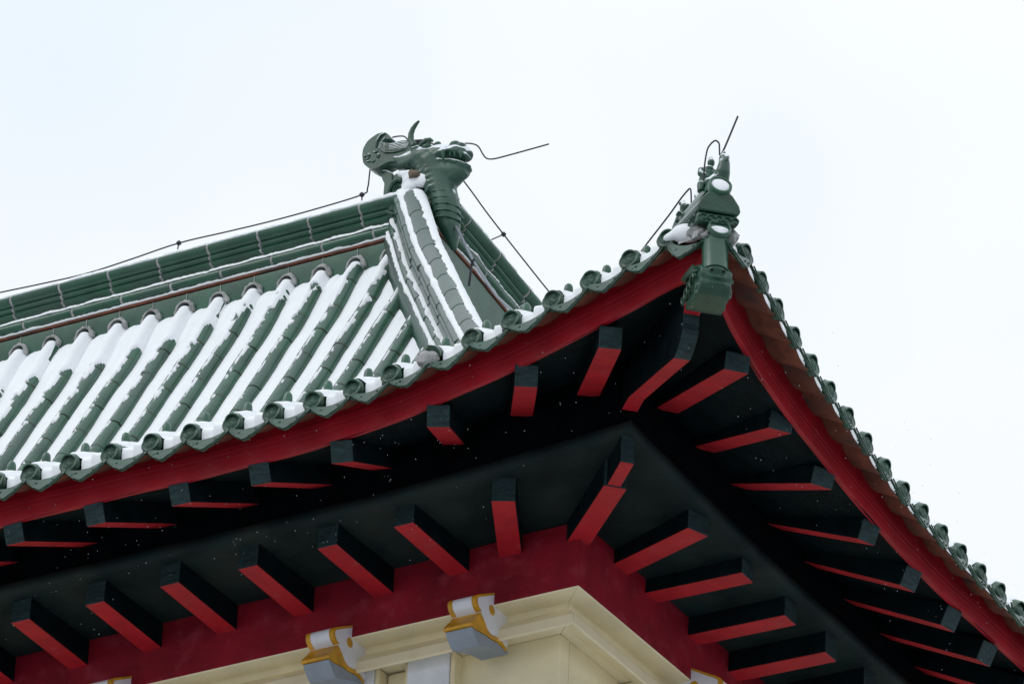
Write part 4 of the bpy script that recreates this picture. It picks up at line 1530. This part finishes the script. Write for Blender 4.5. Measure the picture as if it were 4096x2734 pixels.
# ------------------------------------------------------------------ lightning wires
def smooth_line(pts, n=6):
    pts = [Vector(p) for p in pts]
    out = []
    for i in range(len(pts) - 1):
        p0, p1, p2, p3 = pts[max(i - 1, 0)], pts[i], pts[i + 1], pts[min(i + 2, len(pts) - 1)]
        for k in range(n):
            t = k / n
            out.append(0.5 * ((2 * p1) + (-p0 + p2) * t + (2 * p0 - 5 * p1 + 4 * p2 - p3) * t * t + (-p0 + 3 * p1 - 3 * p2 + p3) * t ** 3))
    out.append(pts[-1])
    return out


def wire(name, label, pts, r, mat, n=6, posts=(), clips=()):
    root = empty(name, tuple(pts[0]))
    tag(root, label, "lightning wire")
    inv = Matrix.Translation(-Vector(pts[0]))
    m = MB()
    m.tube(smooth_line(pts, n), r, 8)
    o = m.build("conductor", mat)
    o.parent = root
    o.matrix_parent_inverse = inv
    for a, b in posts:
        m = MB()
        m.tube([a, b], r * .9, 8)
        o = m.build("post", WIRE)
        o.parent = root
        o.matrix_parent_inverse = inv
    for c, d_ in clips:
        c = Vector(c)
        d_ = Vector(d_).normalized()
        m = MB()
        x = d_.cross(Vector((0, 0, 1))).normalized()
        y = x.cross(d_)
        m.box(c - d_ * .016 - x * .013 - y * .013, d_ * .032, x * .026, y * .026)
        m.box(c - x * .022 - y * .006 - d_ * .005, d_ * .010, x * .044, y * .012)
        m.box(c - y * .024 - x * .006 - d_ * .004, d_ * .008, x * .012, y * .048)
        o = m.build("clip", WIRE, bevel=.003)
        o.parent = root
        o.matrix_parent_inverse = inv
    return root


WR = .0058
PL = [[-10.9, 4.72, 4.84], [-9.9, 4.72, 4.80], [-9.028, 4.72, 4.806], [-8.783, 4.72, 4.798], [-8.378, 4.72, 4.776], [-7.977, 4.72, 4.762], [-7.581, 4.72, 4.784], [-7.15, 4.72, 4.815], [-6.719, 4.72, 4.802], [-6.331, 4.72, 4.792], [-5.908, 4.72, 4.795], [-5.527, 4.72, 4.812], [-5.48, 4.72, 4.857], [-5.469, 4.72, 4.994], [-5.455, 4.72, 5.092], [-5.40, 4.72, 5.18], [-5.305, 4.72, 5.243], [-5.19, 4.72, 5.231], [-5.135, 4.71, 5.169], [-5.09, 4.70, 5.128], [-5.0, 4.68, 5.105], [-4.92, 4.66, 5.07]]
wire("ridge_wire", "thin dark lightning wire running above the snowy left ridge and over the dragon", PL, WR, WIRE, 5,
     posts=[((-7.15, 4.72, 4.815), (-7.152, 4.70, 4.67)), ((-5.527, 4.72, 4.812), (-5.506, 4.70, 4.67)), ((-9.028, 4.72, 4.806), (-9.03, 4.70, 4.67))],
     clips=[((-7.15, 4.72, 4.815), (1, 0, 0)), ((-5.527, 4.72, 4.812), (.8, 0, .3))])
wire("dragon_rod", "dark wire over the dragon's head ending in a straight rod pointing right",
     [[-4.95, 4.66, 5.085], [-4.88, 4.66, 5.045], [-4.802, 4.66, 4.999], [-4.698, 4.66, 4.985], [-4.592, 4.66, 4.975], [-4.50, 4.66, 4.93], [-4.446, 4.66, 4.839], [-4.411, 4.66, 4.796], [-4.354, 4.66, 4.777], [-4.232, 4.66, 4.774], [-3.885, 4.66, 4.778]], WR, WIRE, 5)
m = MB()
m.box((-5.084, 4.64, 5.095), (.16, 0, -.034), (0, .05, 0), (.006, 0, .032))
o = m.build("wire_bracket", WIRE, bevel=.004)
tag(o, "dark flat iron bracket joining the wires behind the dragon's horn", "bracket")
wire("hip_cable", "grey cable running from the dragon down beside the hip ridge",
     [(-5.36, 5.30, 5.56), (-5.256, 5.256, 5.312), (-5.083, 5.083, 4.977), (-4.929, 4.929, 4.721), (-4.743, 4.743, 4.414), (-4.536, 4.536, 4.119), (-4.205, 4.205, 3.635), (-3.727, 3.727, 3.005), (-3.537, 3.537, 2.783), (-3.333, 3.333, 2.558), (-3.1, 3.1, 2.3)][1:], .0105, CABLE, 5,
     posts=[((-5.136, 5.136, 5.073), (-5.207, 5.207, 5.005)), ((-4.205, 4.19, 3.62), (-4.24, 4.22, 3.44))],
     clips=[((-5.120, 5.120, 5.045), (1, -1, -2.2)), ((-4.19, 4.18, 3.61), (1, -1, -1.6))])
wire("side_wire", "straight dark wire descending beyond the dragon along the right ridge",
     [[-4.95, 5.0, 5.09], [-4.95, 5.3, 5.028], [-4.95, 5.559, 4.961], [-4.95, 5.826, 4.904], [-4.95, 6.175, 4.835], [-4.95, 6.534, 4.768], [-4.95, 7.2, 4.66]], WR, WIRE, 3,
     posts=[((-4.95, 5.826, 4.904), (-4.95, 5.629, 4.746))], clips=[((-4.95, 5.826, 4.904), (0, 1, -.2))])
wire("corner_rod", "slanted lightning rod rising from the rider figurine at the roof tip",
     [SF(.35, .041, .905), SF(.35, .07, .985), SF(.35, .108, 1.10), SF(.35, .145, 1.215)], .0062, WIRE, 2)
wire("corner_loop", "thin wire looped behind the rider figurine at the roof tip",
     [SF(.35, .036, .915), SF(.35, .033, .96), SF(.35, .030, .997), SF(.35, .015, 1.012), SF(.35, .0, 1.010), SF(.35, -.022, .985), SF(.35, -.042, .945), SF(.35, -.053, .88), SF(.35, -.060, .80), SF(.34, -.062, .68)], .0055, WIRE, 5)
wire("corner_wire", "bent thin wire sloping down left from behind the seated beast to the eave",
     [SF(-.2, .019, .76), SF(-.2, .018, .85), SF(-.2, .013, .96), SF(-.205, .006, .984), SF(-.225, -.004, .978), SF(-.30, -.02, .966), SF(-.5, -.05, .935), SF(-.8, -.10, .895), SF(-.95, -.125, .868)], .0055, WIRE, 5)

# ------------------------------------------------------------------ falling snow
m = MB()
rnd = random.Random(3)
for k in range(520):
    t_ = rnd.uniform(-.6, 7.5)
    if rnd.random() < .55:
        p = Vector((-t_, rnd.uniform(-1.6, -.5), rnd.uniform(-1.7, -.95) + .30 * max(0, 1.5 - t_)))
    else:
        p = Vector((rnd.uniform(.5, 1.4), t_, rnd.uniform(-1.7, -.95) + .1 * max(0, 2 - t_)))
    r_ = rnd.choice((.0011, .0014, .0017, .0021))
    ax_ = Vector((rnd.uniform(-.15, .25), 0, 1)).normalized()
    m.tube([p - ax_ * r_ * 1.6, p - ax_ * r_ * .5, p + ax_ * r_ * .5, p + ax_ * r_ * 1.6], [r_ * .3, r_, r_, r_ * .3], 5)
o = m.build("falling_snow", FLAKE, smooth=60, recalc=False)
tag(o, "fine snowflakes drifting down in front of the dark eaves", "snow", kind="stuff")
